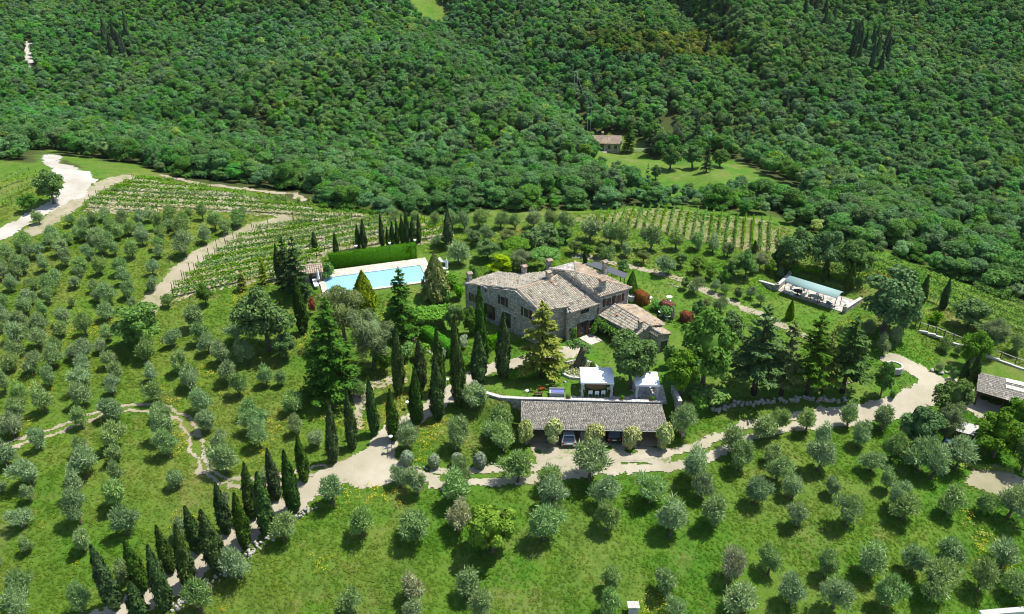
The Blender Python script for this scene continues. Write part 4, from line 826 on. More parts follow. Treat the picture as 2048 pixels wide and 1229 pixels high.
# ---- carport with a stone slab roof against the terrace wall
cpt = thing('carport', 'long stone-slab roofed carport with open bays below the garden terrace', 'carport', (0, 0, 0))
cfl, cfr, cbl, cbr = np.array([1.05, 76.7, 2.5]), np.array([18.6, 76.05, 2.5]), np.array([1.1, 81.25, 3.2]), np.array([18.4, 80.5, 3.2])
slb = MB().slab([cfl, cfr, cbr, cbl], .16).build('roof', M_WOOD, cpt)
rs = np.random.RandomState(77); V, Q, T_ = [], [], []
nrow = 22
for j in range(nrow):
    a0, a1 = 1 - (j + 1.18) / nrow, 1 - j / nrow
    a0 = max(a0, -.02); x = 0.0
    while x < 1:
        w = rs.uniform(.007, .019); x1 = min(1, x + w); b = len(V); dz0, dz1 = rs.uniform(.05, .085), rs.uniform(.012, .025)
        for (u, a, dz) in ((x, a0, dz0), (x1 - .0015, a0 + rs.normal(0, .006), dz0), (x1 - .0015, a1, dz1), (x, a1, dz1)):
            pf, pb = cfl + (cfr - cfl) * u, cbl + (cbr - cbl) * u; V.append(pf + (pb - pf) * a + [0, 0, dz])
        for i in range(4): V.append(V[b + i] - np.array([0, 0, .045 if i < 2 else .008]))
        Q += [(b, b + 1, b + 2, b + 3), (b, b + 4, b + 5, b + 1), (b + 1, b + 5, b + 6, b + 2), (b + 3, b + 7, b + 4, b)]; T_ += [float(np.clip(rs.normal(.5, .24), 0, 1))] * 4; x = x1
tag(obj('roof_slates', mesh_np('roof_slates', V, Q, tone=T_, material=M_SLATE), slb), kind='stuff')
MB().tube([cfl + [-.1, -.03, -.1], cfr + [.1, -.03, -.1]], .07, 6).build('eave_beam', M_CONC, cpt)
wall(cpt, (18.2, 80.35), (1.3, 81.05), -.4, [(0, 3.0), (1, 3.0)], M_PLASTER, .3, 'back_wall'); wall(cpt, (1.3, 81.0), (1.3, 77.0), -.4, [(0, 3.0), (1, 2.3)], M_PLASTER, .3, 'side_wall'); wall(cpt, (18.2, 76.5), (18.2, 80.4), -.4, [(0, 2.3), (1, 3.0)], M_PLASTER, .3, 'side_wall')
wall(cpt, (1.6, 80.7), (18.0, 80.05), -.35, [(0, 2.9), (1, 2.9)], M_PLASTER, .2, 'inner_wall')
MB().add([(1.5, 76.9, .03), (18.1, 76.3, .03), (18.1, 80.2, .03), (1.5, 80.8, .03)], [(0, 1, 2, 3)]).build('floor', plain('packed_earth', (.58, .46, .31), .95, .1, .35, 1.5), cpt)
BAYX = [1.75, 5.15, 9.2, 13.4, 17.6]
for x in BAYX: MB().box((x, 76.95 - (x - 1) * .037, 1.15), (.42, .42, 2.4), -.037).build('pillar', M_STONE, cpt)
# ---- retaining wall behind the carport, curving round to the left
def stone_wall(name, label, pts, h, w, coping=.5, m=M_STONE, cm=M_CONC, zbase=None, cat='wall'):
    t = thing(name, label, cat, (0, 0, 0)); b = MB(); c = MB()
    for i in range(len(pts) - 1):
        p, q = np.asarray(pts[i], float), np.asarray(pts[i + 1], float); L_ = np.linalg.norm(q[:2] - p[:2]); rz = math.atan2(q[1] - p[1], q[0] - p[0]); n_ = max(1, int(L_ / 2))
        for k in range(n_):
            a, e = p + (q - p) * k / n_, p + (q - p) * (k + 1) / n_; md = (a + e) / 2; z0 = (float(zt(md[0], md[1])) if zbase is None else zbase); hh = h if zbase is None else (md[2] - zbase if len(md) > 2 else h)
            b.box((md[0], md[1], z0 + hh / 2 - .25), (L_ / n_ + .02, w, hh + .5), rz)
            ns = max(1, int(L_ / n_ / .55))
            for s_ in range(ns): g = a + (e - a) * (s_ + .5) / ns; c.box((g[0], g[1], z0 + hh + .06 + random.uniform(-.01, .02)), (L_ / n_ / ns - .02, w + .1 + random.uniform(-.04, .04), .12), rz)
    b.build('masonry', m, t)
    if coping: tag(c.build('coping_stones', cm, t), kind='stuff')
    return t
stone_wall('terrace_wall', 'stone retaining wall with pale coping behind the carport roof', [(-4.6, 84.2, 3.2), (-3.2, 82.9, 3.2), (-1.4, 82.0, 3.2), (1.0, 81.75, 3.2), (18.6, 81.0, 3.2)], 3.2, .4, zbase=-.4)
stone_wall('stair_wall', 'low stone wall beside the steps right of the carport', [(20.2, 83.5), (20.5, 80), (20.7, 77.5)], 1.1, .4)
# ---- pool
PO = np.array([-29.6, 112.59]); pu = np.array([.951, .31]); pv = np.array([.31, -.951])
def pq(a, b, z): p = PO + pu * a + pv * b; return (p[0], p[1], z)
PLN, PWD = 15.4, 5.8; zd = 4.72
pool = thing('swimming_pool', 'rectangular light blue swimming pool with pale stone surround', 'pool', (0, 0, 0))
def frame_deck(): 
    for i, (a0, a1, b0, b1) in enumerate([(-.8, PLN + 1.4, -2.6, 0), (-.8, 0, 0, PWD), (PLN, PLN + 1.4, 0, PWD), (-.8, PLN + 1.4, PWD, PWD + .6)]): MB().prism([pq(a0, b1, 0)[:2], pq(a1, b1, 0)[:2], pq(a1, b0, 0)[:2], pq(a0, b0, 0)[:2]], 4.2, zd).build('paving', M_COPING, pool)
frame_deck()
def water_mat():
    m, t, o = mat('pool_water'); v = wpos(t); n = noise_n(t, v, 2.5, 3); c = mix(t, noise_n(t, v, .25, 3), (.24, .47, .57), (.29, .53, .62)); prin(t, o, c, .07, .5, bump(t, n, .3, .05)); return m
MB().add([pq(0, 0, zd - .12), pq(PLN, 0, zd - .12), pq(PLN, PWD, zd - .12), pq(0, PWD, zd - .12)], [(3, 2, 1, 0)]).build('water', water_mat(), pool)
bs = MB()
for (a0, a1, b0, b1) in [(0, PLN, -.02, .03), (0, PLN, PWD - .03, PWD + .02), (-.02, .03, 0, PWD), (PLN - .03, PLN + .02, 0, PWD)]: bs.prism([pq(a0, b1, 0)[:2], pq(a1, b1, 0)[:2], pq(a1, b0, 0)[:2], pq(a0, b0, 0)[:2]], 4.3, zd - .01)
bs.build('basin_edge', plain('pool_tile', (.42, .62, .70), .3, .4, .1), pool)
def hedge(label, p, q, h, w, m, name='clipped_hedge', group=None, z0=None, lsz=.2, dens=55, cat='hedge'):
    p, q = np.asarray(p, float)[:2], np.asarray(q, float)[:2]; Lg = np.linalg.norm(q - p); md = (p + q) / 2; z = float(zt(*md)) if z0 is None else z0; f = Fol(int(abs(p[0] * 100 + p[1] * 7))); r = f.rs
    o = thing(name, label, cat, (md[0], md[1], z), math.atan2(q[1] - p[1], q[0] - p[0]), group); x, y = Lg / 2, w / 2; zb = lambda xx: 0.0
    for (n, fn, nr) in [(Lg * h, lambda u, v: (u * x, -y + 0 * u, (v + 1) / 2 * h), (0, -1, .25)), (Lg * h, lambda u, v: (u * x, y + 0 * u, (v + 1) / 2 * h), (0, 1, .25)), (Lg * w * 1.2, lambda u, v: (u * x, v * y, h + 0 * u), (0, 0, 1)), (w * h, lambda u, v: (-x + 0 * u, u * y, (v + 1) / 2 * h), (-1, 0, .25)), (w * h, lambda u, v: (x + 0 * u, u * y, (v + 1) / 2 * h), (1, 0, .25))]:
        k = int(n * dens) + 8; u, v = r.uniform(-1, 1, k), r.uniform(-1, 1, k); X = np.stack(fn(u, v), 1); X = X + np.asarray(nr) * ((vnoise(X[:, 0] + X[:, 1], X[:, 2] + X[:, 1] * .7, .6, 3) - .5) * .16)[:, None] + r.normal(0, .03, X.shape); f.cards(X, np.tile(nr, (k, 1)), lsz, lsz * .62, None, .45)
    e = .07; V = [(sx * (x - e), sy * (y - e), zq) for zq in (-.2, h - e) for sx, sy in ((-1, -1), (1, -1), (1, 1), (-1, 1))]
    f.tris(V, [(0, 1, 5), (0, 5, 4), (1, 2, 6), (1, 6, 5), (2, 3, 7), (2, 7, 6), (3, 0, 4), (3, 4, 7), (4, 5, 6), (4, 6, 7)], .12)
    obj('foliage', f.mesh('hedge_foliage', m), o); return o
hp, hq = PO + pu * 1.4 + pv * -3.7, PO + pu * 15.6 + pv * -3.7
hedge('tall dark clipped hedge screening the back of the pool', hp, hq, 2.5, 1.2, LF['dhedge'], z0=4.5)
# ---- arched canopy terrace
ter = thing('dining_terrace', 'pale paved dining terrace on the right lawn with low stone walls', 'terrace', (0, 0, 0)); tFL, tFR, tBL, tBR = (41.6, 111.6), (49.5, 104.3), (44.7, 115.6), (53.2, 107.6)
MB().prism([tFL, tFR, tBR, tBL], 2.6, 3.06).build('paving', M_PAVE, ter)
for a, b, h in [((38.6, 113.9), (41.5, 111.7), .8), (tFL, tBL, .85), (tBR, tFR, .7)]:
    md = ((a[0] + b[0]) / 2, (a[1] + b[1]) / 2); lg = math.hypot(b[0] - a[0], b[1] - a[1]); rz = math.atan2(b[1] - a[1], b[0] - a[0]); MB().box((*md, 3.0 + h / 2 - .2), (lg, .4, h + .4), rz).build('low_wall', M_STONE, ter); MB().box((*md, 3.06 + h), (lg + .05, .5, .12), rz).build('coping', M_CONC, ter)
for p in (tFL, tBL, tFR): MB().lathe((*p, 3.0), [(.3, 0), (.3, 1.05), (.36, 1.08), (.36, 1.16), (.12, 1.2), (.17, 1.36), (.02, 1.5)], 8).build('pillar', M_STONE, ter)
arc = thing('arched_canopy', 'pale green arched canopy over the dining terrace', 'canopy', (0, 0, 0)); ca_, cb_ = np.array([42.9, 111.1]), np.array([49.1, 105.6]); cdir = (cb_ - ca_) / np.linalg.norm(cb_ - ca_); cn = np.array([-cdir[1], cdir[0]]); am = MB(); nn_ = 9; W2 = 1.35
ring = [(W2 * math.cos(math.pi - math.pi * (.12 + .76 * i / (nn_ - 1))) , 4.98 + .72 * math.sin(math.pi * (.12 + .76 * i / (nn_ - 1)))) for i in range(nn_)]
vs_ = [];
for e in (ca_, cb_):
    for dz in (0, -.04): vs_ += [(e[0] + cn[0] * a, e[1] + cn[1] * a, z + dz) for a, z in ring]
n2 = nn_; fs_ = [(i, i + 1, 2 * n2 + i + 1, 2 * n2 + i) for i in range(n2 - 1)] + [(n2 + i, 3 * n2 + i, 3 * n2 + i + 1, n2 + i + 1) for i in range(n2 - 1)] + [(i, n2 + i, n2 + i + 1, i + 1) for i in range(n2 - 1)] + [(2 * n2 + i, 2 * n2 + i + 1, 3 * n2 + i + 1, 3 * n2 + i) for i in range(n2 - 1)]
am.add(vs_, fs_).build('canopy', plain('green_canvas', (.26, .38, .35), .7, .3, .08, 2), arc, True)
for k in range(4):
    e = ca_ + (cb_ - ca_) * (.02 + .96 * k / 3)
    for sd_ in (-1, 1): p = e + cn * sd_ * W2 * .9; MB().tube([(p[0], p[1], 3.0), (p[0], p[1], 5.2)], .045, 6).build('post', M_IRON, arc)
def chair(name, label, loc, rz, m, group, seat=.45, w=.5):
    t = thing(name, label, 'chair', loc, rz, group); MB().box((0, 0, seat), (w, w, .06)).build('seat', m, t); MB().box((0, w / 2 - .03, seat + .27), (w, .05, .45)).build('backrest', m, t)
    for sx in (-1, 1):
        for sy in (-1, 1): MB().tube([(sx * w * .44, sy * w * .44, 0), (sx * w * .42, sy * w * .42, seat)], .022, 5).build('leg', M_IRON if m is not M_WPAINT else m, t)
    return t
def table(name, label, loc, rz, a, b, h, m, lm, leg='pedestal'):
    t = thing(name, label, 'table', loc, rz); n = 24; MB().prism([(a * math.cos(2 * math.pi * i / n), b * math.sin(2 * math.pi * i / n)) for i in range(n)], h - .05, h).build('tabletop', m, t)
    if leg == 'pedestal': MB().lathe((0, 0, 0), [(.32, 0), (.3, .05), (.07, .12), (.07, h - .05)], 10).build('pedestal', lm, t)
    else:
        for sx in (-1, 1):
            for sy in (-1, 1): MB().tube([(sx * a * .6, sy * b * .6, 0), (sx * a * .6, sy * b * .6, h - .05)], .04, 6).build('leg', lm, t)
    return t
tz = 3.07; T3 = lambda s, o: (*(ca_ + (cb_ - ca_) * s + cn * o), tz)
table('round_table', 'round dark table under the arched canopy', T3(.22, .1), 0, .7, .7, .74, M_IRON, M_IRON)
for k in range(4): a = k * 1.57 + .5; c = T3(.22, .1); chair('garden_chair', 'white garden chair at the round table under the canopy, %s' % ['right side', 'back side', 'left side', 'front side'][k], (c[0] + math.cos(a) * 1.1, c[1] + math.sin(a) * 1.1, tz), a - 1.57, M_WPAINT, 'chairs at the round terrace table')
table('long_table', 'long slatted table in the middle of the dining terrace', T3(.56, .1), math.atan2(cdir[1], cdir[0]), 1.0, .55, .74, M_CONC, M_IRON, 'legs')
for k, (s, o, r_) in enumerate([(.45, .1, 1.2), (.56, -.9, 3.6), (.56, 1.0, .5), (.68, .1, -1.9)]): chair('garden_chair', 'iron chair by the long terrace table, %s' % ['left end', 'front side', 'back side', 'right end'][k], T3(s, o), r_, M_CLOTH, 'chairs at the long terrace table')
chair('lounge_chair', 'blue-grey armchair at the right end of the dining terrace', T3(.84, -.2), 2.2, plain('blue_grey_fabric', (.16, .22, .28), .8), None, .42, .7)
# ---- shed on the far right
shd = thing('stone_shed', 'open shed with grey slab roof and pale skylight beside two cypresses', 'shed', (0, 0, 0)); s1, s2, s3, s4 = Pz(1953, 783, 3.3), Pz(2120, 832, 3.3), Pz(2110, 780, 4.0), Pz(1957, 745, 4.0)
sr = MB().slab([s1, s2, s3, s4], .14).build('roof', M_WOOD, shd); V, Q, T_ = [], [], []
for j in range(12):
    x = 0.
    while x < 1:
        w = rs.uniform(.015, .035); x1 = min(1, x + w); b = len(V); a0, a1 = j / 12 - .012, (j + 1) / 12
        for (u, a, dz) in ((x, a0, .09), (x1 - .002, a0, .09), (x1 - .002, a1, .03), (x, a1, .03)): pf, pb = s1 + (s2 - s1) * u, s4 + (s3 - s4) * u; V.append(pf + (pb - pf) * a + [0, 0, dz + rs.uniform(0, .02)])
        Q.append((b, b + 1, b + 2, b + 3)); T_.append(float(np.clip(rs.normal(.45, .22), 0, 1))); x = x1
tag(obj('roof_slates', mesh_np('roof_slates', V, Q, tone=T_, material=M_SLATE), sr), kind='stuff')
bil = lambda u, a, dz: (lambda pf, pb: pf + (pb - pf) * a + [0, 0, dz])(s1 + (s2 - s1) * u, s4 + (s3 - s4) * u)
for (a0, a1) in ((.52, .66), (.80, .97)): MB().slab([bil(.36, a0, .16), bil(1, a0, .16), bil(1, a1, .16), bil(.36, a1, .16)], .05).build('skylight', plain('cream_sheet', (.66, .62, .46), .5), shd)
for u in (.03, .35, .7): p = bil(u, .06, 0); MB().tube([(p[0], p[1], float(zt(p[0], p[1])) - .1), (p[0], p[1], p[2] - .16)], .1, 6).build('post', M_WOOD, shd)
wall(shd, bil(.99, .93, 0), bil(.02, .93, 0), .6, [(0, 3.7), (1, 3.7)], M_STONE, .3, 'back_wall'); wall(shd, bil(.03, .93, 0), bil(.03, .5, 0), .6, [(0, 3.7), (1, 3.4)], M_STONE, .3, 'side_wall')
# ---- pool house and far cottage
def small_house(name, label, cen, size, h, rz, rh, mroof, seed, wins):
    t = thing(name, label, 'house', cen, rz); x, y = size[0] / 2, size[1] / 2
    for (p, q, tp) in [((-x, -y), (x, -y), [(0, h), (1, h)]), ((x, -y), (x, y), [(0, h), (.5, h + rh), (1, h)]), ((x, y), (-x, y), [(0, h), (1, h)]), ((-x, y), (-x, -y), [(0, h), (.5, h + rh), (1, h)])]: wall(t, p, q, -.6, [(f, z - .1) for f, z in tp])
    e = .35; dz = rh * e / y
    roof(t, [(-x - e, 0, h + rh), (x + e, 0, h + rh), (x + e, -y - e, h - dz), (-x - e, -y - e, h - dz)], mroof, seed); roof(t, [(-x - e, 0, h + rh), (-x - e, y + e, h - dz), (x + e, y + e, h - dz), (x + e, 0, h + rh)], mroof, seed + 1); cap(t, (-x - e, 0, h + rh), (x + e, 0, h + rh), mroof)
    for (wx_, wz_, ww_, wh_, dr) in wins: window(t, (wx_, -y, wz_), (1, 0), ww_, wh_, False, dr, lintel=False)
    return t
pb = P(624, 566); small_house('pool_house', 'tiny stone pool hut with red tiled roof at the left of the pool', pb + [0, .8, 0], (2.6, 2.4), 2.1, .3, .5, M_TILER, 21, [(0, 1.0, .9, 1.8, True)])
CT = P(1213, 306); COT = small_house('cottage', 'long low cottage with pinkish tiled roof in the wood clearing', CT + [0, 4, .2], (9.0, 6.0), 2.6, -.06, 1.3, M_TILER, 31, [(-3.2, 1.3, .9, 1.2, False), (-1.2, 1.1, 1.0, 2., True), (1.0, 1.3, .9, 1.2, False), (3.0, 1.3, .9, 1.2, False)])
MB().box((-2.2, -3.9, -.05), (5, 1.6, .3)).build('porch', M_CONC, COT)
chimney(COT, (-1.0, .8, 3.6), 1.0, .6, .6, 0)
# ------------------------------------------------------------------ olive trees (crown centre and width read from the photograph)
def T(ox, oy, s, pts): return [(ox + p[0] / s, oy + p[1] / s, p[2] / s) + tuple(p[3:]) for p in pts]
OL_L = T(0, 400, 2.926, [(235,110,90),(330,190,110),(160,240,100),(60,320,100),(265,380,100),(35,370,90),(225,290,110),(120,270,80),(155,380,120),(360,280,110),(395,340,110),(530,310,110),(500,150,100),(420,120,90),(590,200,110),(610,270,120),(500,205,100),(400,230,90),(640,150,90),(720,120,100),(830,110,110),(840,220,120),(700,190,110),(760,170,90),(780,300,110),(680,290,100),(720,380,120),(600,390,110),(490,370,100),(480,420,90),(450,480,90),(340,450,120),(205,495,90),(300,510,110),(290,570,100),(110,430,110),(70,490,110),(170,570,120),(160,625,120),(30,600,90),(25,650,100),(260,640,100),(430,600,60),(395,680,110),(250,730,130),(140,700,110),(10,750,80),(110,780,130),(235,810,130),(365,760,120),(330,845,120),(325,925,130),(100,870,120),(65,950,120),(200,960,130),(300,1040,130),(40,1080,140),(130,1140,130),(275,1180,150),(510,740,140),(505,880,140),(500,965,110),(510,1045,160),(500,1150,140),(645,650,120),(640,780,110),(655,930,130),(690,1010,140),(670,1095,120),(740,450,110),(760,530,110),(640,560,130),(560,500,100),(570,565,90),(1085,270,140),(1200,210,120),(940,250,100),(945,200,90),(940,305,80),(900,400,100),(900,490,100),(1060,160,110),(930,130,110),(1000,140,100),(1090,110,110),(1190,70,110),(1260,130,120),(1330,160,100),(1390,110,110),(1420,80,90),(990,85,100),(990,590,90),(1165,680,160),(1190,785,150),(1010,810,130),(860,880,150),(895,1020,130),(905,1125,150),(1060,950,150),(1110,1050,160),(1220,850,120),(1300,900,150),(1340,1000,160),(1400,1085,170),(1390,770,150),(1450,900,160),(1560,1040,130),(1650,1040,110),(1190,1180,160),(1720,1190,150),(1470,1220,120),(610,90,90),(540,120,90),(880,90,90),(460,190,80),(300,250,90),(180,310,90),(110,350,90),(20,430,90),(650,230,90),(560,230,90),(820,170,80),(1120,80,80),(60,700,100),(180,750,90),(420,900,90),(590,860,100),(760,800,80),(770,600,80)])
OL_BL = T(0, 809, 2.926, [(110,30,150),(80,130,160),(55,290,170),(240,210,150),(485,80,160),(675,35,150),(960,50,140),(690,190,180),(695,285,130),(970,135,180),(990,245,160),(1215,100,150),(1280,200,140),(1325,325,180),(1490,90,190),(1525,190,170),(1750,110,140),(1870,190,120),(470,260,120),(505,350,190),(690,400,130),(700,530,170),(195,400,190),(180,520,130),(470,490,150),(475,620,190),(145,660,140),(165,820,110),(505,790,170),(750,690,180),(1050,440,120),(1045,740,130),(1330,560,100),(1555,430,100),(20,480,80),(120,1060,180),(120,1190,180),(495,1150,170),(755,970,150),(0,930,60)])
OL_ROAD = T(0, 809, 2.926, [(1950,510,180),(1660,720,190),(1410,930,190),(1180,1130,200)])
OL_BANK = T(680, 809, 2.926, [(395,200,180),(680,190,190),(925,110,160),(960,200,200),(1990,110,190)]) + [(945, 792, 60), (720, 780, 36)]
OL_M = T(680, 809, 2.926, [(350,430,130),(455,460,150),(690,420,170),(690,510,180),(130,700,180),(425,690,220),(690,670,170,'p'),(1040,370,200),(1235,420,150),(1240,540,170),(1190,700,210),(1460,340,240),(1530,500,200),(1560,660,190),(1810,500,180),(1930,680,230),(1580,1030,160),(1570,1170,150),(1920,1040,170),(1960,1190,140),(440,1080,200,'p'),(755,1060,170),(830,1180,160),(70,1150,190),(430,1220,150)])
OL_R = T(1348, 809, 2.926, [(510,130,170),(600,85,150),(350,230,170),(380,315,170),(770,100,150),(1015,80,140),(1080,190,150),(1205,90,150),(870,190,140),(840,300,190),(600,370,160),(560,300,120),(110,370,200),(160,490,140),(230,620,190),(30,640,200),(470,510,180),(690,500,130),(725,640,170),(1150,330,140),(1270,240,150),(1420,300,190),(1500,360,190),(1640,290,200),(1240,450,130),(1290,540,160),(1325,600,170),(920,480,130),(1000,620,200),(1590,560,180),(1800,570,150),(1950,570,210),(320,960,170,'p'),(550,930,150),(885,940,170),(1140,920,190),(1390,910,170),(1490,1030,220),(1610,880,190),(1770,1020,190),(1910,870,210),(1980,1050,170),(370,1150,200),(680,1100,180),(930,1110,180),(1230,1110,190),(40,1160,100)])
def dedupe(L_):
    out = []
    for p in L_:
        if all(math.hypot(p[0] - q[0], (p[1] - q[1]) * 1.1) > .42 * (p[2] + q[2]) / 2 for q in out): out.append(p)
    return out
def olives(L_, place, group, band, tier, big_=.84):
    L_ = dedupe(L_); ymax = max(p[1] for p in L_) + 1; rows = {}
    for p in L_: rows.setdefault(int((ymax - p[1]) / band), []).append(p)
    for ri, r_ in enumerate(sorted(rows)):
        for ci, p in enumerate(sorted(rows[r_])):
            big = 'large' if p[2] > 1.2 * np.median([q[2] for q in L_]) else 'small' if p[2] < .75 * np.median([q[2] for q in L_]) else 'rounded'; pale = len(p) > 3
            w = p[2] * random.uniform(.95, 1.08)
            o = tree_px('paleolive' if pale else 'olive', 'olive_tree', '%s %s olive tree %s, %s from left, %s %s up' % (big, 'pale' if pale else 'silvery', place, ordw(ci + 1), ordw(ri + 1), tier), 'olive tree', p[0], p[1] - w * .56, p[1] + w * .42, w * big_, group); o.rotation_euler = (random.gauss(0, .06), random.gauss(0, .06), o.rotation_euler[2]); o.scale = (o.scale[0] * random.uniform(.82, 1.18), o.scale[1] * random.uniform(.82, 1.18), o.scale[2] * random.uniform(.9, 1.12))
olives(OL_L + OL_BL, 'in the left grove', 'olive trees of the left grove', 42, 'tier'); olives(OL_ROAD, 'right of the cypress drive', 'olive trees right of the cypress drive', 60, 'one'); olives(OL_BANK, 'near the carport', 'olive trees round the carport', 40, 'tier', .98)
olives(OL_M + OL_R, 'in the lower meadow', 'olive trees of the lower meadow', 45, 'tier', .98)
OL_B = [(905,440,40),(930,445,36),(960,438,40),(1000,440,44),(1030,444,40),(1065,440,44),(1100,444,46),(1135,446,44),(870,438,30),(830,436,28),(790,434,28),(1180,460,50),(1220,466,48),(1245,470,55),(1300,478,60),(1352,480,46),(1395,482,44),(1425,490,40),(1455,500,36),(1210,515,46),(1250,500,34),(1335,530,52),(1480,520,34),(920,508,58),(875,480,30),(975,470,34),(940,470,26),(1505,540,26)]
olives(OL_B, 'on the rise behind the villa', 'olive trees behind the villa', 26, 'tier')
OL_Y = [(1385,572,40),(1430,574,26),(1448,578,28),(1440,608,36),(1500,585,26),(1520,600,26),(1735,658,36),(1790,672,34),(1805,650,40),(1830,640,34),(1765,690,42),(1885,690,34),(1915,700,26),(1560,548,22),(1645,685,40),(1780,640,30),(1990,655,44),(2030,690,40),(1880,735,24)]
olives(OL_Y, 'on the right hand lawns', 'olive trees on the right lawns', 34, 'tier')
# ------------------------------------------------------------------ cypresses: (base x, base y, top y, width)
def cyps(L_, lab, group):
    n = len(L_)
    for i, (bx, by, ty, w) in enumerate(L_):
        o = tree_px('cypress', 'cypress_tree', lab % ordw(i + 1), 'cypress', bx, ty, by, w * random.uniform(.84, 1.02), group); o.rotation_euler = (random.gauss(0, .018), random.gauss(0, .018), o.rotation_euler[2])
B_ = lambda x, y, t, w: (x / 2.926, 809 + y / 2.926, 809 + t / 2.926, w / 2.926)
cyps([B_(680,1195,825,115), B_(840,1090,780,85), B_(1000,985,705,78), B_(1165,865,590,85), B_(1330,755,455,85), B_(1480,665,345,80), B_(1620,555,260,78), B_(1785,450,175,72), (667,925,808,26), (706,897,785,25), (750,870,755,25)], 'slim dark cypress on the left verge of the drive, %s from the bottom', 'cypresses on the left of the drive')
cyps([B_(830,1262,1040,105), B_(975,1195,830,105), B_(1110,1080,710,108), B_(1285,970,605,115), B_(1440,830,515,85), B_(1565,755,410,105), B_(1725,630,270,100)], 'dark cypress on the right verge of the drive, %s from the bottom', 'cypresses on the right of the drive')
cyps([(788,880,780,27), (798,790,650,27), (833,850,740,28), (843,775,680,25), (876,838,715,29), (882,785,658,27), (919,812,636,34), (958,766,664,32), (966,735,576,30), (1006,756,626,31)], 'tall cypress beside the upper drive to the villa, %s from the left', 'cypresses by the upper drive')
Z5 = lambda x0, y0, y1, w: (600 + x0 / 4.096, 400 + y1 / 4.096, 400 + y0 / 4.096, w / 4.096)
cyps([Z5(128,260,420,48), Z5(303,270,495,48), Z5(479,210,410,45), Z5(527,165,405,62), Z5(678,120,390,44), Z5(721,220,385,34), Z5(756,180,375,48), Z5(799,165,375,40), Z5(843,130,365,46), Z5(880,80,360,52), Z5(930,150,360,60), Z5(978,120,350,48)], 'young dark cypress in the line behind the pool hedge, %s from the left', 'cypresses behind the pool')
lc = Z5(1218,60,400,72); tree_px('cypress', 'cypress_tree', 'tall lone cypress standing right of the pool hedge', 'cypress', lc[0], lc[2], lc[1], lc[3])
Z7 = lambda x, y0, y1, w: (1348 + x / 2.926, 400 + y1 / 2.926, 400 + y0 / 2.926, w / 2.926)
cyps([Z7(218,200,285,26), Z7(335,250,300,28), Z7(470,240,310,32)], 'small cypress at the foot of the striped vineyard, %s from the left', 'small cypresses below the striped vineyard')
cyps([Z7(585,300,395,34), Z7(877,360,480,44), Z7(1018,360,530,46)], 'dark cypress behind the arched canopy terrace, %s from the left', 'cypresses behind the dining terrace')
cyps([Z7(1438,440,622,50), Z7(1568,465,640,46)], 'leaning dark cypress at the edge of the right vineyard, %s from the left', 'cypresses by the right vineyard')
cyps([Z7(1685,930,1080,54), Z7(1732,890,1110,60)], 'dark cypress beside the slab-roofed shed, %s from the left', 'cypresses by the shed')
tree_px('cypress', 'cypress_tree', 'big old dark cypress below the conifers left of the pool', 'cypress', 607, 552, 668, 24)
tree_px('cypress', 'cypress_tree', 'slim dark cypress at the left of the conifer group by the pool', 'cypress', 560, 490, 560, 15)
tree_px('cypress', 'cypress_tree', 'little dark cypress behind the roof ridge of the villa', 'cypress', 1170, 494, 528, 9)
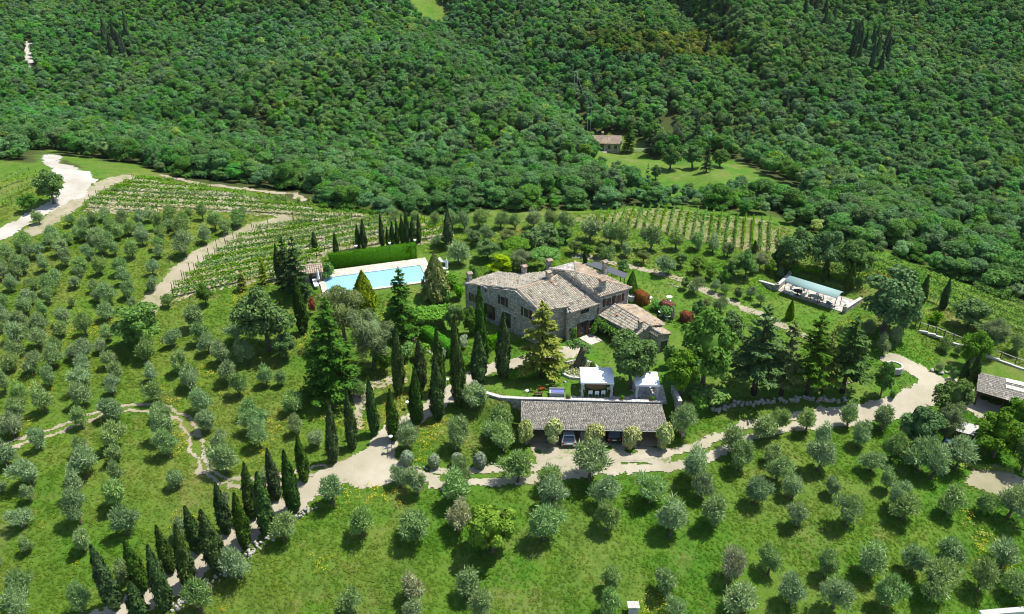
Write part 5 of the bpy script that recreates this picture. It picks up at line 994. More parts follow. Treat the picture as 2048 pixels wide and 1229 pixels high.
# ------------------------------------------------------------------ other trees: kind, name, label, x, top, base, width
for a in [
    ('dfir', 'spruce_tree', 'dark spruce in the group left of the pool, left one', 578, 474, 585, 52), ('dfir', 'spruce_tree', 'tall dark spruce in the group left of the pool, right one', 600, 472, 600, 62), ('yfir', 'spruce_tree', 'thin yellowish young conifer left of the dark spruces', 530, 515, 570, 28), ('yfir', 'spruce_tree', 'thin young conifer at the corner of the pool vineyard', 487, 540, 582, 30),
    ('broad', 'round_tree', 'big round leafy tree on the slope left of the pool garden', 538, 575, 700, 122), ('broad', 'leafy_tree', 'feathery bright green tree standing in the left olive grove', 285, 606, 698, 108), ('oak', 'shrub_tree', 'small round dark tree at the corner of the pool vineyard', 413, 568, 612, 34), ('broad', 'bushy_tree', 'low bushy tree below the round leafy tree', 575, 665, 720, 50),
    ('fir', 'fir_tree', 'large blue-green fir below the pool', 672, 598, 790, 135), ('grey', 'tamarisk_tree', 'feathery grey-green tree in front of the pool, left one', 690, 570, 690, 105), ('grey', 'tamarisk_tree', 'feathery grey-green tree below the pool, right one', 748, 610, 740, 100),
    ('thuja', 'thuja_tree', 'golden-green thuja in front of the pool', 730, 543, 618, 50), ('thuja', 'thuja_tree', 'golden-green cone-shaped thuja at the right end of the pool', 872, 508, 596, 56), ('fir', 'spruce_tree', 'spire-topped spruce in front of the pool', 806, 535, 672, 88),
    ('yfir', 'conifer_tree', 'yellow-green conifer on a bare trunk in front of the villa', 1083, 603, 756, 118), ('magnolia', 'magnolia_tree', 'dense glossy tree between the villa wing and the gazebos', 1262, 668, 774, 106), ('oak', 'oak_tree', 'broad dark tree right of the villa wing', 1405, 625, 775, 128), ('oak', 'oak_tree', 'bushy dark tree beside the right gazebo', 1362, 700, 790, 84),
    ('cedar', 'cedar_tree', 'dark cedar in the conifer row on the lower lawn, leftmost', 1507, 612, 788, 140), ('yfir', 'cedar_tree', 'golden conifer in the row on the lower lawn, second from left', 1562, 640, 790, 98), ('cedar', 'cedar_tree', 'tall thin cedar in the row on the lower lawn, third from left', 1612, 628, 792, 104), ('yfir', 'cedar_tree', 'yellow-green conifer in the row on the lower lawn, fourth from left', 1642, 660, 785, 88), ('cedar', 'cedar_tree', 'dark cedar in the row on the lower lawn, rightmost', 1684, 636, 786, 116),
    ('broad', 'fruit_tree', 'small leaning tree at the bend of the gravel track', 1760, 715, 796, 46), ('oak', 'oak_tree', 'large round oak right of the dining terrace', 1765, 535, 668, 138), ('broad', 'oak_tree', 'leafy oak behind the dining terrace, left of three', 1585, 455, 538, 72), ('oak', 'oak_tree', 'leafy oak behind the dining terrace, middle of three', 1645, 462, 545, 76), ('oak', 'oak_tree', 'leafy oak behind the dining terrace, right of three', 1705, 480, 560, 80),
    ('broad', 'fruit_tree', 'small tree at the left end of the terrace oaks', 1556, 486, 536, 34), ('oak', 'bushy_tree', 'dark bushy tree beside the right vineyard cypresses', 1935, 600, 655, 72), ('grey', 'bushy_tree', 'big pale bush at the fence on the right', 1975, 640, 712, 62), ('broad', 'fruit_tree', 'spreading fruit tree by the rail fence', 1938, 660, 735, 62),
    ('broad', 'fruit_tree', 'young tree in the yard in front of the shed', 1895, 755, 840, 78), ('oak', 'fruit_tree', 'broad tree beside the vegetable garden, left one', 1830, 820, 902, 86), ('grey', 'fruit_tree', 'greyish tree beside the vegetable garden, middle one', 1885, 805, 888, 66), ('broad', 'fruit_tree', 'leafy tree above the vegetable garden, right one', 1985, 830, 915, 98), ('broad', 'fruit_tree', 'leafy tree in front of the shed roof at the right edge', 2030, 795, 868, 76), ('broad', 'fruit_tree', 'leafy tree at the right edge beside the vegetable garden', 2042, 860, 945, 60),
    ('fig', 'fig_tree', 'dense bright green fig tree in the lower meadow', 985, 1005, 1105, 106), ('lime', 'lime_shrub', 'rounded lime-yellow shrub behind the villa roof', 1001, 510, 548, 60), ('pine', 'umbrella_pine', 'bright green umbrella pine behind the villa chimneys', 1092, 494, 545, 72), ('pine', 'umbrella_pine', 'green umbrella pine behind the lime shrub', 1034, 474, 524, 66), ('grey', 'bushy_tree', 'grey-green bushy tree between the two umbrella pines', 1042, 498, 545, 48),
    ('broad', 'bushy_tree', 'leafy tree behind the umbrella pines', 1085, 445, 505, 74), ('broad', 'bushy_tree', 'loose leafy tree left of the umbrella pines', 975, 478, 520, 50), ('broad', 'fruit_tree', 'light green small tree on the lawn left of the villa', 908, 606, 668, 46), ('broad', 'fruit_tree', 'light green small tree beside the tallest villa cypress', 940, 612, 672, 40), ('cone', 'clipped_cypress', 'dark egg-shaped clipped conifer at the right of the villa', 1262, 543, 592, 26),
    ('broad', 'fruit_tree', 'dark bare-limbed tree in the garden below the vine arbour', 768, 690, 745, 46), ('broad', 'fruit_tree', 'fruit tree among the orchard behind the dining terrace lawn', 1490, 500, 556, 46), ('broad', 'fruit_tree', 'fruit tree below the small cypresses', 1460, 515, 560, 36), ('cone', 'clipped_cypress', 'small upright conifer on the lawn below the terrace', 1578, 600, 640, 17),
    ('broad', 'fruit_tree', 'thin young tree in the garden below the photinia hedge', 1395, 600, 640, 30), ('oak', 'bushy_tree', 'dense shrub tree right of the photinia hedges', 1455, 625, 690, 62), ('fir', 'conifer_tree', 'dark conifer beside the far cottage, left', 1258, 240, 304, 34), ('dfir', 'conifer_tree', 'dark tall conifer right of the far cottage', 1388, 222, 300, 34), ('dfir', 'conifer_tree', 'dark conifer between the cottage and the tall conifer', 1300, 258, 310, 30), ('grey', 'conifer_tree', 'blue-green conifer near the far cottage', 1352, 240, 302, 26),
    ('oak', 'oak_tree', 'round tree on the meadow below the far cottage', 1311, 330, 360, 26), ('oak', 'oak_tree', 'wide dark tree at the right of the cottage meadow', 1340, 288, 340, 46), ('oak', 'oak_tree', 'spreading tree at the edge of the cottage meadow', 1385, 292, 338, 48), ('fir', 'conifer_tree', 'green conifer at the right edge of the cottage meadow', 1412, 282, 345, 30), ('oak', 'oak_tree', 'low tree right of the cottage meadow conifer', 1440, 300, 335, 38),
    ('oak', 'roadside_tree', 'dark tree overhanging the white road at the upper left', 108, 338, 408, 66), ('broad', 'roadside_tree', 'bushy tree below the white road at the upper left', 62, 385, 425, 40),
]: tree_px(a[0], a[1], a[2], 'shrub' if 'shrub' in a[1] else 'tree', *a[3:])
SCRUB = [(1110, 470, 505, 40), (1150, 478, 508, 34), (1172, 488, 512, 28), (1130, 452, 485, 36), (1200, 488, 515, 30), (1285, 500, 528, 30), (1360, 505, 535, 30), (1395, 515, 548, 34), (1420, 528, 560, 26), (1448, 540, 568, 24), (1370, 555, 580, 20), (1520, 505, 540, 34), (1540, 520, 548, 28), (1015, 458, 492, 40), (950, 462, 492, 34), (1060, 462, 492, 40), (890, 462, 490, 26), (1245, 520, 545, 26), (1410, 595, 622, 24), (1475, 575, 600, 20)]
for i, q in enumerate(sorted(SCRUB)): tree_px(['broad', 'oak', 'grey', 'broad'][i % 4], 'scrub_bush', 'leafy scrub bush on the rise behind the villa, %s from the left' % ordw(i + 1), 'bush', q[0], q[1], q[2], q[3], 'scrub behind the villa')
# ------------------------------------------------------------------ shrubs and hedges
for i, a in enumerate([
    ('vshrub', 'creamy variegated shrub on the carport, at its left corner', 1050, 838, 892, 37), ('vshrub', 'creamy variegated climber on the carport pillar left of the silver car', 1107, 840, 893, 47), ('vshrub', 'creamy variegated climber on the middle carport pillar', 1188, 850, 893, 42), ('vshrub', 'creamy variegated climber right of the dark car', 1264, 852, 898, 42), ('vshrub', 'creamy variegated climber on the right end of the carport', 1326, 846, 900, 42),
    ('lball', 'grey-green clipped ball bush below the carport bank, left of four', 815, 903, 928, 27), ('lball', 'grey-green clipped ball bush below the carport bank, second', 869, 910, 935, 25), ('lball', 'grey-green clipped ball bush below the carport bank, third', 915, 908, 932, 26), ('lball', 'grey-green clipped ball bush below the carport bank, right of four', 960, 906, 935, 27),
    ('ball', 'round clipped green bush at the villa corner', 1095, 0, 0, 0), ('shrub', 'glossy round bush left of the villa gable', 893, 572, 605, 26), ('shrub', 'bright green bush against the villa gable', 918, 565, 600, 30), ('shrub', 'light green shrub by the thuja', 863, 578, 598, 26), ('rshrub', 'red-tipped bush right of the thuja', 886, 563, 585, 18), ('shrub', 'green shrub beside the closed pool parasol', 655, 527, 560, 34), ('shrub', 'dark green bush behind the pool garden', 948, 530, 558, 24), ('shrub', 'shrub at the right end of the pool hedge', 905, 545, 572, 34),
    ('shrub', 'shrub under the villa gable windows', 950, 640, 668, 32), ('lshrub', 'grey lavender clump in the flower bed', 1165, 712, 735, 24), ('shrub', 'dark round bush in the flower bed', 1183, 724, 742, 15), ('shrub', 'green bush left of the villa door', 1146, 655, 682, 18), ('shrub', 'tall green bush right of the villa door', 1187, 642, 672, 18), ('lshrub', 'silvery shrub at the left foot of the terrace wall', 948, 760, 800, 34), ('shrub', 'bright green bush below the lower lawn cedars', 1420, 778, 805, 74), ('shrub', 'green bush in front of the conifer row', 1440, 780, 806, 50), ('shrub', 'low shrub right of the gazebos', 1395, 785, 812, 52),
    ('shrub', 'bush at the bottom of the bank left of the carport', 1005, 868, 895, 28), ('shrub', 'dark clipped bush at the track bend', 1784, 782, 798, 16), ('shrub', 'green bush by the terrace cypresses', 1590, 530, 548, 24), ('shrub', 'pale bush by the right vineyard', 1870, 625, 648, 30), ('shrub', 'green shrub on the photinia border', 1318, 600, 622, 38), ('shrub', 'bright shrub by the closed brown parasol', 1335, 612, 636, 40), ('shrub', 'shrub by the far right fence', 1905, 735, 760, 22), ('lshrub', 'grey shrub below the upper drive', 880, 690, 720, 30), ('lshrub', 'grey-leaved shrub near the tall villa cypresses', 925, 668, 700, 30),
    ('shrub', 'leafy bush below the left garden hedge', 845, 690, 720, 44), ('shrub', 'bush among the cypresses on the upper drive', 815, 680, 720, 40), ('shrub', 'round bush in front of the fir', 640, 690, 730, 40), ('rshrub', 'reddish shrub by the old cypress', 628, 595, 628, 18), ('shrub', 'low shrub between the pool tamarisks', 785, 600, 630, 34), ('shrub', 'dense shrub on the right of the villa wing', 1335, 690, 735, 34)]):
    if a[5] == 0: continue
    tree_px(a[0], 'shrub', a[1], 'shrub', *a[2:], minh=.5)
def hedge_px(label, a, b, top, w, m, **k):
    p, q = P(*a), P(*b); h = height_at(p, top); return hedge(label, p, q, h, w, m, **k)
hedge_px('clipped garden hedge running down from the vine arbour', (850, 672), (905, 715), 650, 1.3, LF['hedge']); hedge_px('clipped hedge along the upper drive by the villa cypresses', (978, 700), (1000, 690), 678, 1.0, LF['hedge']); hedge_px('low clipped hedge below the yellow-green conifer', (1016, 758), (1072, 750), 742, .9, LF['hedge'])
hedge_px('clipped hedge block right of the conifer trunk', (1085, 750), (1107, 746), 732, .9, LF['hedge']); hedge_px('small clipped cube of hedge by the flower bed', (1112, 750), (1126, 747), 733, .9, LF['hedge'], name='clipped_cube')
hedge_px('red photinia hedge right of the villa, nearest the villa', (1273, 597), (1292, 612), 578, 1.3, LF['red'], name='photinia_hedge'); hedge_px('red photinia hedge, middle one of three', (1322, 622), (1345, 632), 600, 1.1, LF['red'], name='photinia_hedge'); hedge_px('red photinia hedge behind the brown parasol', (1362, 640), (1382, 648), 622, 1.1, LF['red'], name='photinia_hedge')
hedge_px('dark low hedge behind the arched canopy', (1570, 545), (1620, 558), 536, 1.0, LF['dhedge'], dens=30); hedge_px('dark low hedge right of the canopy cypress', (1650, 570), (1690, 580), 560, 1.0, LF['dhedge'], dens=30)
tree('shrub', 'boxed_ball', 'round dark bush beside the stone planter', 'shrub', P(1117, 757), .8, .9)
# ------------------------------------------------------------------ garden furniture and small structures
def lamp(label, px, py, h, group, base=None):
    b = P(px, py); t = thing('garden_lamp', label, 'lamp', b, 0, group); MB().tube([(0, 0, -.1), (0, 0, h)], .035, 6).build('post', M_IRON, t); MB().lathe((0, 0, h), [(.05, -.1), (.14, 0), (.16, .1), (.26, .16), (.24, .2), (.04, .3)], 10).build('lamp_head', M_WPAINT, t); return t
for i, (x, y) in enumerate([(716, 522), (782, 516), (832, 510)]): lamp('white lamp head above the pool hedge, %s of three' % ['left', 'middle', 'right'][i], x, y + 10, 3.4, 'lamps behind the pool hedge')
lamp('white lamp post at the fork of the drive', 784, 905, 2.2, None); lamp('white globe lamp on the lawn at the left of the terrace', 1054, 797, 1.0, None); lamp('small lamp beside the upper drive, lower one', 815, 818, .9, None); lamp('small lamp beside the upper drive, upper one', 895, 772, .9, None)
sg = thing('drive_sign', 'small pale sign box at the fork of the drive', 'sign', P(776, 908)); MB().tube([(0, 0, -.1), (0, 0, .8)], .04, 5).build('post', M_WOOD, sg); MB().box((0, 0, .95), (.75, .3, .22), .3).build('board', M_CONC, sg)
def gazebo(name, label, c, w, d, zg, eave, peak, flat):
    t = thing(name, label, 'gazebo', (c[0], c[1], zg), -.03); x, y = w / 2, d / 2; B = MB(); n = 8; V = []
    # cloth roof: sagging hipped (or low ridge) sheet with a short valance
    for j in range(n + 1):
        for i in range(n + 1):
            u, v = 2 * i / n - 1, 2 * j / n - 1; k = (1 - max(abs(u) * (.35 if flat else 1), abs(v))) if flat else (1 - max(abs(u), abs(v))); V.append((u * x, v * y, eave + (peak - eave) * k ** 1.15 - .04 * math.sin(math.pi * (u + 1) / 2) * abs(v)))
    F_ = [(j * (n + 1) + i, j * (n + 1) + i + 1, (j + 1) * (n + 1) + i + 1, (j + 1) * (n + 1) + i) for j in range(n) for i in range(n)]; V2 = [(a, b, z - .05) for a, b, z in V]; o_ = len(V)
    B.add(V + V2, F_ + [tuple(o_ + q for q in f[::-1]) for f in F_]); cn_ = B.build('canopy', M_WHITE, t, True)
    vl = MB()
    for (p, q) in [((-x, -y), (x, -y)), ((x, -y), (x, y)), ((x, y), (-x, y)), ((-x, y), (-x, -y))]: lg = math.hypot(q[0] - p[0], q[1] - p[1]); vl.box(((p[0] + q[0]) / 2, (p[1] + q[1]) / 2, eave - .12), (lg, .03, .24), math.atan2(q[1] - p[1], q[0] - p[0]))
    vl.build('valance', M_WHITE, cn_)
    for sx in (-1, 1):
        for sy in (-1, 1):
            px_, py_ = sx * (x - .15), sy * (y - .15); MB().tube([(px_, py_, -.1), (px_, py_, eave)], .05, 6).build('post', M_WPAINT, t)
            MB().lathe((px_ - sx * .1, py_, .05), [(.24, 0), (.2, .35), (.09, .95), (.2, 1.5), (.26, eave - .3)], 9).build('curtain', M_CLOTH, t)
    return t
g1, g2 = Pz(1201, 800, 2.9), Pz(1298, 806, 2.9); g1c, g2c = (10.6, 83.9), (16.75, 83.2)
TZ = 2.95
gp = MB().prism([(6.6, 82.1), (19.2, 81.5), (19.3, 85.2), (6.6, 86.4)], 2.5, TZ - .02).build('terrace_paving', M_PAVE); tag(gp, kind='structure')
gazebo('garden_gazebo', 'large white canopied gazebo with tied curtains above the carport', g1c, 4.1, 3.5, TZ, 2.35, 2.95, True); gazebo('garden_gazebo', 'smaller peaked white gazebo partly shaded by a tree', g2c, 3.0, 3.0, TZ, 2.3, 3.3, False)
table('oval_table', 'oval wooden table under the large white gazebo', (g1c[0], g1c[1] - .1, TZ), 0, 1.25, .75, .75, plain('warm_wood', (.36, .21, .10), .6), M_WOOD, 'legs')
for k, (dx, dy, r_) in enumerate([(-.8, -1.1, 3.14), (0, -1.2, 3.14), (.8, -1.1, 3.14), (-.8, .9, 0), (.8, .9, 0), (-1.65, -.1, 1.57), (1.65, -.1, -1.57)]): chair('garden_chair', 'white garden chair at the oval table, %s' % ['front left', 'front middle', 'front right', 'back left', 'back right', 'left end', 'right end'][k], (g1c[0] + dx, g1c[1] - .1 + dy, TZ), r_, M_WPAINT, 'chairs at the oval table')
def lounger(label, loc, rz, m, group=None):
    t = thing('sun_lounger', label, 'lounger', loc, rz, group); MB().box((0, -.3, .32), (.65, 1.3, .1)).build('mattress', m, t); b = MB(); b.add([(-.325, .35, .28), (.325, .35, .28), (.325, .95, .75), (-.325, .95, .75), (-.325, .38, .38), (.325, .38, .38), (.325, .9, .84), (-.325, .9, .84)], [(3, 2, 1, 0), (4, 5, 6, 7), (0, 1, 5, 4), (1, 2, 6, 5), (2, 3, 7, 6), (3, 0, 4, 7)]).build('backrest', m, t)
    for sx in (-1, 1):
        for y in (-.85, .3): MB().tube([(sx * .28, y, 0), (sx * .28, y, .27)], .025, 5).build('leg', M_WPAINT, t)
    return t
lounger('pale lounger under the peaked gazebo, right one', (g2c[0] + .55, g2c[1] - .1, TZ), .4, M_CLOTH); lounger('pale lounger under the peaked gazebo, left one', (g2c[0] - .6, g2c[1] - .2, TZ), -.5, M_CLOTH)
for i, (x, y, r_) in enumerate([(888, 527, 1.2), (884, 540, 1.2), (632, 572, .4)]): lounger(['white lounger at the right end of the pool, far one', 'white lounger at the right end of the pool, near one', 'white lounger at the left end of the pool'][i], Pz(x, y, 4.73 if i == 2 else 4.73), r_, M_WPAINT, 'loungers by the pool')
def parasol(label, px, py, z, h, m):
    p = Pz(px, py, z); t = thing('closed_parasol', label, 'parasol', p); MB().lathe((0, 0, 0), [(.3, 0), (.3, .08), (.05, .1)], 10).build('base', M_CONC, t); MB().tube([(0, 0, 0), (0, 0, h)], .025, 6).build('pole', M_WOOD, t); MB().lathe((0, 0, 0), [(.10, h * .3), (.24, h * .34), (.20, h * .6), (.16, h * .8), (.08, h * .95), (.02, h * 1.02)], 8).build('folded_canopy', m, t)
parasol('closed white parasol by the pool hut', 638, 568, 4.72, 2.5, M_WHITE); parasol('closed white parasol at the right end of the pool', 894, 545, 4.6, 2.4, M_WHITE); parasol('closed brownish parasol behind the villa wing', 1345, 645, 3.2, 2.4, plain('brown_canvas', (.30, .22, .20), .8))
for i, (x, y) in enumerate([(1298, 603), (1322, 632), (1334, 640), (1338, 602)]): table('garden_table', ['white round table by the photinia hedge', 'white table behind the villa wing, left one', 'white table beside the brown parasol', 'white table by the second photinia hedge'][i], P(x, y), 0, .45, .45, .72, M_WPAINT, M_WPAINT)
def planter(label, loc, r=.28, k='ball'):
    t = thing('flower_pot', label, 'pot', loc); MB().lathe((0, 0, 0), [(r * .65, 0), (r, .4), (r * 1.1, .42), (r * 1.1, .5), (r * .9, .5)], 10).build('pot', M_TERRA, t); var = KINDS[k][0][0][0]; f = obj('plant', var, t); f.location = (0, 0, .4); s = r * 1.9 / 1.2; f.scale = (s, s, s); return t
for x, y, l in [(7.0, 81.72, 'left of the large gazebo'), (13.6, 81.42, 'between the two gazebos'), (17.3, 81.25, 'in front of the peaked gazebo')]: planter('terracotta pot with a clipped ball on the terrace wall %s' % l, (x, y, 2.95), .3)
bt = thing('covered_tub', 'low white tub with a blue cover on the terrace lawn', 'tub', (5.6, 82.9, 2.93), -.04); MB().box((0, 0, .28), (1.9, .85, .56), 0, .96).build('body', M_CLOTH, bt); MB().box((.1, -.02, .58), (1.6, .6, .06)).build('cover', plain('blue_cover', (.14, .16, .40), .6), bt); MB().box((0, .42, .66), (1.9, .1, .25)).build('backrest', M_CLOTH, bt)
bn = thing('garden_bench', 'dark wooden bench by the terrace wall', 'bench', (3.3, 82.75, 2.93), -.04); MB().box((0, 0, .42), (1.1, .4, .08)).build('seat', M_WOOD, bn)
for sx in (-1, 1): MB().box((sx * .42, 0, .19), (.1, .36, .38)).build('leg', M_WOOD, bn)
rp = P(1084, 781); o = tree('rshrub', 'red_plant', 'bright red low plant on the terrace lawn', 'plant', rp, .45, 1.1)
# flower bed with a curved stone rim and the leaning ivy-topped trunk
fb = thing('flower_bed', 'round flower bed with pale stone rim round a leaning trunk', 'flower bed', P(1158, 742)); FR_ = 2.5
for i in range(22):
    a = math.radians(-170 + 14 * i); MB().box((math.cos(a) * FR_, math.sin(a) * FR_ * .85, .15), (.58, .3, .42 + random.uniform(-.05, .06)), a + 1.57).build('rim_stone', M_CONC, fb)
MB().lathe((0, 0, -.1), [(FR_, 0), (FR_ * .9, .22), (.1, .3)], 20).build('soil', M_SOIL, fb); fl = Fol(55); r_ = fl.rs; q = r_.uniform(-1, 1, (260, 2)); q = q[np.hypot(q[:, 0], q[:, 1]) < .85]; fl.cards(np.stack([q[:, 0] * FR_ * .9, q[:, 1] * FR_ * .75, r_.uniform(.25, .5, len(q))], 1), np.tile([0, 0, 1.], (len(q), 1)), .22, .18); tag(obj('flowers', fl.mesh('flowers', M_YEL), fb), kind='stuff')
f2 = Fol(56); q = r_.uniform(-1, 1, (900, 2)); q = q[np.hypot(q[:, 0], q[:, 1]) < .95]; f2.cards(np.stack([q[:, 0] * FR_, q[:, 1] * FR_ * .85, r_.uniform(.15, .55, len(q))], 1), np.tile([0, 0, 1.], (len(q), 1)), .3, .18); tag(obj('low_plants', f2.mesh('low_plants', LF['lav']), fb), kind='stuff')
it = thing('ivy_trunk', 'thick leaning old trunk topped with ivy in front of the villa', 'tree trunk', P(1152, 738)); MB().tube([(0, 0, -.2), (.3, .1, 1.2), (.8, .3, 2.6), (1.0, .4, 3.1)], [.55, .42, .42, .5], 9).build('trunk', M_BARK, it, True); f3 = Fol(57)
for c in [(.6, .5, 3.3), (-.3, .8, 3.0), (1.3, .6, 3.0), (.2, .9, 3.6), (-.9, 1.0, 3.2), (1.5, .2, 2.6)]: f3.clump(c, (.6, .6, .5), 170, .24, .15, .5); f3.blob(c, (.4, .4, .35))
obj('ivy', f3.mesh('ivy', LF['hedge']), it)
# vine arbour and climbing roses
ar = thing('vine_arbour', 'timber arbour covered with pale green climbing vine left of the villa', 'arbour', P(862, 655), .2); f4 = Fol(58); n_ = 2600; f4.cards(np.stack([f4.rs.uniform(-3, 3, n_), f4.rs.uniform(-2, 2, n_), 2.3 + f4.rs.normal(0, .16, n_)], 1), np.tile([0, 0, 1.], (n_, 1)), .36, .28, None, .45); obj('foliage', f4.mesh('arbour_foliage', LF['vine']), ar)
for x in (-2.7, -.9, .9, 2.7):
    for y in (-1.8, 1.8): MB().tube([(x, y, -.2), (x, y, 2.3)], .06, 5).build('post', M_WOOD, ar)
    MB().box((x, 0, 2.2), (.09, 4.0, .12)).build('beam', M_WOOD, ar)
cr = thing('climbing_rose', 'climbing plant with pink flowers along the eave of the villa wing', 'climber', (0, 0, 0)); f5 = Fol(59); dd = aE2 - aE1; outv = np.array([dd[1], -dd[0]]) / np.linalg.norm(dd); s_ = f5.rs.rand(1500); pz = aE1 + np.outer(s_, dd) + outv * (.5 + f5.rs.normal(0, .28, 1500))[:, None]; f5.cards(np.column_stack([pz, 5.25 - .5 * s_ + f5.rs.normal(0, .3, 1500)]), np.tile([0, 0, 1.], (1500, 1)) + np.append(outv, 0), .3, .2); obj('foliage', f5.mesh('climber_foliage', LF['hedge']), cr)
f6 = Fol(60); s_ = .6 + .4 * f6.rs.rand(60); pz = aE1 + np.outer(s_, dd) + outv * (.8 + f6.rs.normal(0, .2, 60))[:, None]; f6.cards(np.column_stack([pz, 5.3 - .5 * s_ + f6.rs.normal(0, .25, 60)]), np.tile([0, 0, 1.], (60, 1)), .2, .2); tag(obj('pink_flowers', f6.mesh('pink_flowers', leaf('pink_petals', (.45, .12, .2), (.7, .3, .4))), cr), kind='stuff')
for f_ in (.1, .45, .8): p = aE1 + dd * f_ + outv * .9; MB().tube([(p[0], p[1], 3.1), (p[0], p[1], 5.0)], .07, 6).build('post', M_WOOD, cr)
# ------------------------------------------------------------------ dry stone walls and loose stones
STONE_ME = []
for i in range(6):
    r_ = np.random.RandomState(400 + i); v, f = ico(); STONE_ME.append(mesh_np('stone', v * (1, .75, .6) * r_.uniform(.75, 1.15, (12, 1)) * .5, T=f, material=M_PALE))
def stones(name, label, pts, n, size, rows=1, cat='stone wall', spread=.15):
    A = PL(pts); t = thing(name, label, cat, gpt(*A[0])); L0 = np.array(t.location); seg = np.linalg.norm(np.diff(A, axis=0), axis=1); cum = np.append(0, np.cumsum(seg))
    for i in range(n):
        s = cum[-1] * (i + random.random() * .8) / n; x, y = np.interp(s, cum, A[:, 0]) + random.gauss(0, spread), np.interp(s, cum, A[:, 1]) + random.gauss(0, spread)
        for r_ in range(rows):
            o = obj('stone', random.choice(STONE_ME), t); k = size * random.uniform(.6, 1.35); o.location = (x - L0[0] + random.gauss(0, .08) * r_, y - L0[1] - r_ * .05, float(zt(x, y)) + k * .22 + r_ * size * .45 - L0[2]); o.scale = (k, k, k); o.rotation_euler = (random.uniform(-.4, .4), random.uniform(-.4, .4), random.uniform(0, 6.28))
    return t
stones('dry_stone_wall', 'rough dry stone edge below the lower drive', [(340, 1222), (380, 1198), (430, 1160), (470, 1130), (520, 1090), (570, 1055), (625, 1018)], 110, .42, 2, spread=.3)
stones('dry_stone_wall', 'tumbled dry stone wall below the conifer row', [(1425, 828), (1470, 812), (1540, 806), (1610, 802), (1690, 803)], 60, .6, 2, spread=.2)
stones('stone_edging', 'row of small edging stones below the ball bushes', [(828, 935), (880, 942), (930, 940), (990, 928)], 30, .38, cat='edging', spread=.06); stones('boulder_row', 'row of pale boulders by the shed yard', [(1860, 743), (1890, 746), (1925, 752)], 9, .8, cat='boulders', spread=.15)
stones('stone_edging', 'pale stone edging round the lower lawn', [(1690, 770), (1730, 752), (1760, 752)], 16, .35, cat='edging', spread=.05); stones('stepping_stones', 'loose pale stones on the terrace lawn', [(1150, 750), (1130, 765), (1145, 775), (1155, 785)], 6, .45, cat='stones', spread=.3)
stones('garden_stones', 'pale stones of the low garden wall below the clipped hedge', [(825, 680), (850, 700), (880, 722)], 22, .4, cat='stone wall', spread=.1); stones('garden_stones', 'stone edging on the right lawn by the olive tree', [(1342, 570), (1352, 576), (1365, 570)], 12, .35, cat='edging', spread=.08)
well = thing('stone_well', 'round stone well ring at the bend of the gravel track', 'well', P(1787, 742)); nst = 14
for j in range(3):
    for i in range(nst): a = 2 * math.pi * (i + .5 * (j % 2)) / nst; MB().box((math.cos(a) * .95, math.sin(a) * .95, .16 + .3 * j), (.42, .3, .27), a + 1.57).build('stone', M_CONC, well)
MB().lathe((0, 0, 0), [(.85, 0), (.85, .75), (.05, .8)], 14).build('filling', M_GROUND, well)
pw = thing('stone_planter', 'round pale stone planter at the right corner of the villa', 'planter', P(1263, 602)); MB().lathe((0, 0, -.2), [(.42, 0), (.5, .9), (.56, .95), (.56, 1.1), (.4, 1.1), (.38, 1.0)], 12).build('bowl', M_CONC, pw)
# rail fence and pale kerb on the right
FP = PL([(1838, 658), (1870, 668), (1905, 682), (1950, 700), (2000, 718), (2060, 740)]); fn = thing('rail_fence', 'grey timber rail fence along the right hand path', 'fence', (0, 0, 0)); kb = thing('path_kerb', 'pale stone kerb below the rail fence', 'kerb', (0, 0, 0))
for i in range(len(FP) - 1):
    a, b = gpt(*FP[i]), gpt(*FP[i + 1])
    for k in range(2):
        p, q = a + (b - a) * k / 2, a + (b - a) * (k + 1) / 2; p[2], q[2] = zt(*p[:2]), zt(*q[:2]); MB().tube([p - [0, 0, .2], p + [0, 0, 1.15]], .07, 6).build('post', M_BARK, fn); MB().tube([p + [0, 0, 1.05], q + [0, 0, 1.05]], .05, 5).build('rail', M_CONC, fn); MB().tube([p + [0, 0, .15], q + [0, 0, 1.0]], .04, 5).build('brace', M_BARK, fn)
        r_ = math.atan2(q[1] - p[1], q[0] - p[0]); md = (p + q) / 2; MB().box((md[0] + math.sin(r_) * .7, md[1] - math.cos(r_) * .7, md[2] + .08), (np.linalg.norm((q - p)[:2]) + .02, .35, .3), r_).build('kerb_stone', M_CONC, kb)
# white rail by the far cottage, power poles
wf = thing('white_fence', 'low white fence in front of the far cottage', 'fence', (0, 0, 0)); fa_, fb_ = P(1250, 304), P(1315, 303)
for k in range(9): p = fa_ + (fb_ - fa_) * k / 8; p[2] = zt(p[0], p[1]); MB().box((p[0], p[1], p[2] + .5), (.18, .18, 1.0)).build('post', M_WPAINT, wf)
for z in (.45, .9): MB().tube([fa_ + [0, 0, z], fb_ + [0, 0, z]], .07, 5).build('rail', M_WPAINT, wf)
def pole(label, px, py, h):
    b = P(px, py); t = thing('power_pole', label, 'pole', b, 0, 'power line poles'); MB().tube([(-.5, 0, -.5), (-.5, 0, h)], .08, 6).build('mast', M_CONC, t); MB().tube([(.5, 0, -.5), (.5, 0, h)], .08, 6).build('mast', M_CONC, t); MB().box((0, 0, h - .3), (1.8, .1, .12)).build('crossarm', M_CONC, t); return b + [0, 0, h]
pa, pb_ = pole('grey twin power pole in the wood above the far cottage', 1150, 205, 11), pole('grey power pole beside the far cottage roof', 1177, 268, 9)
wr = thing('power_line', 'thin power cable running down to the far cottage', 'cable', (0, 0, 0)); md = (pa + pb_) / 2 - [0, 0, 1.2]; MB().tube([pa, md, pb_], .02, 4).build('cable', M_CONC, wr)
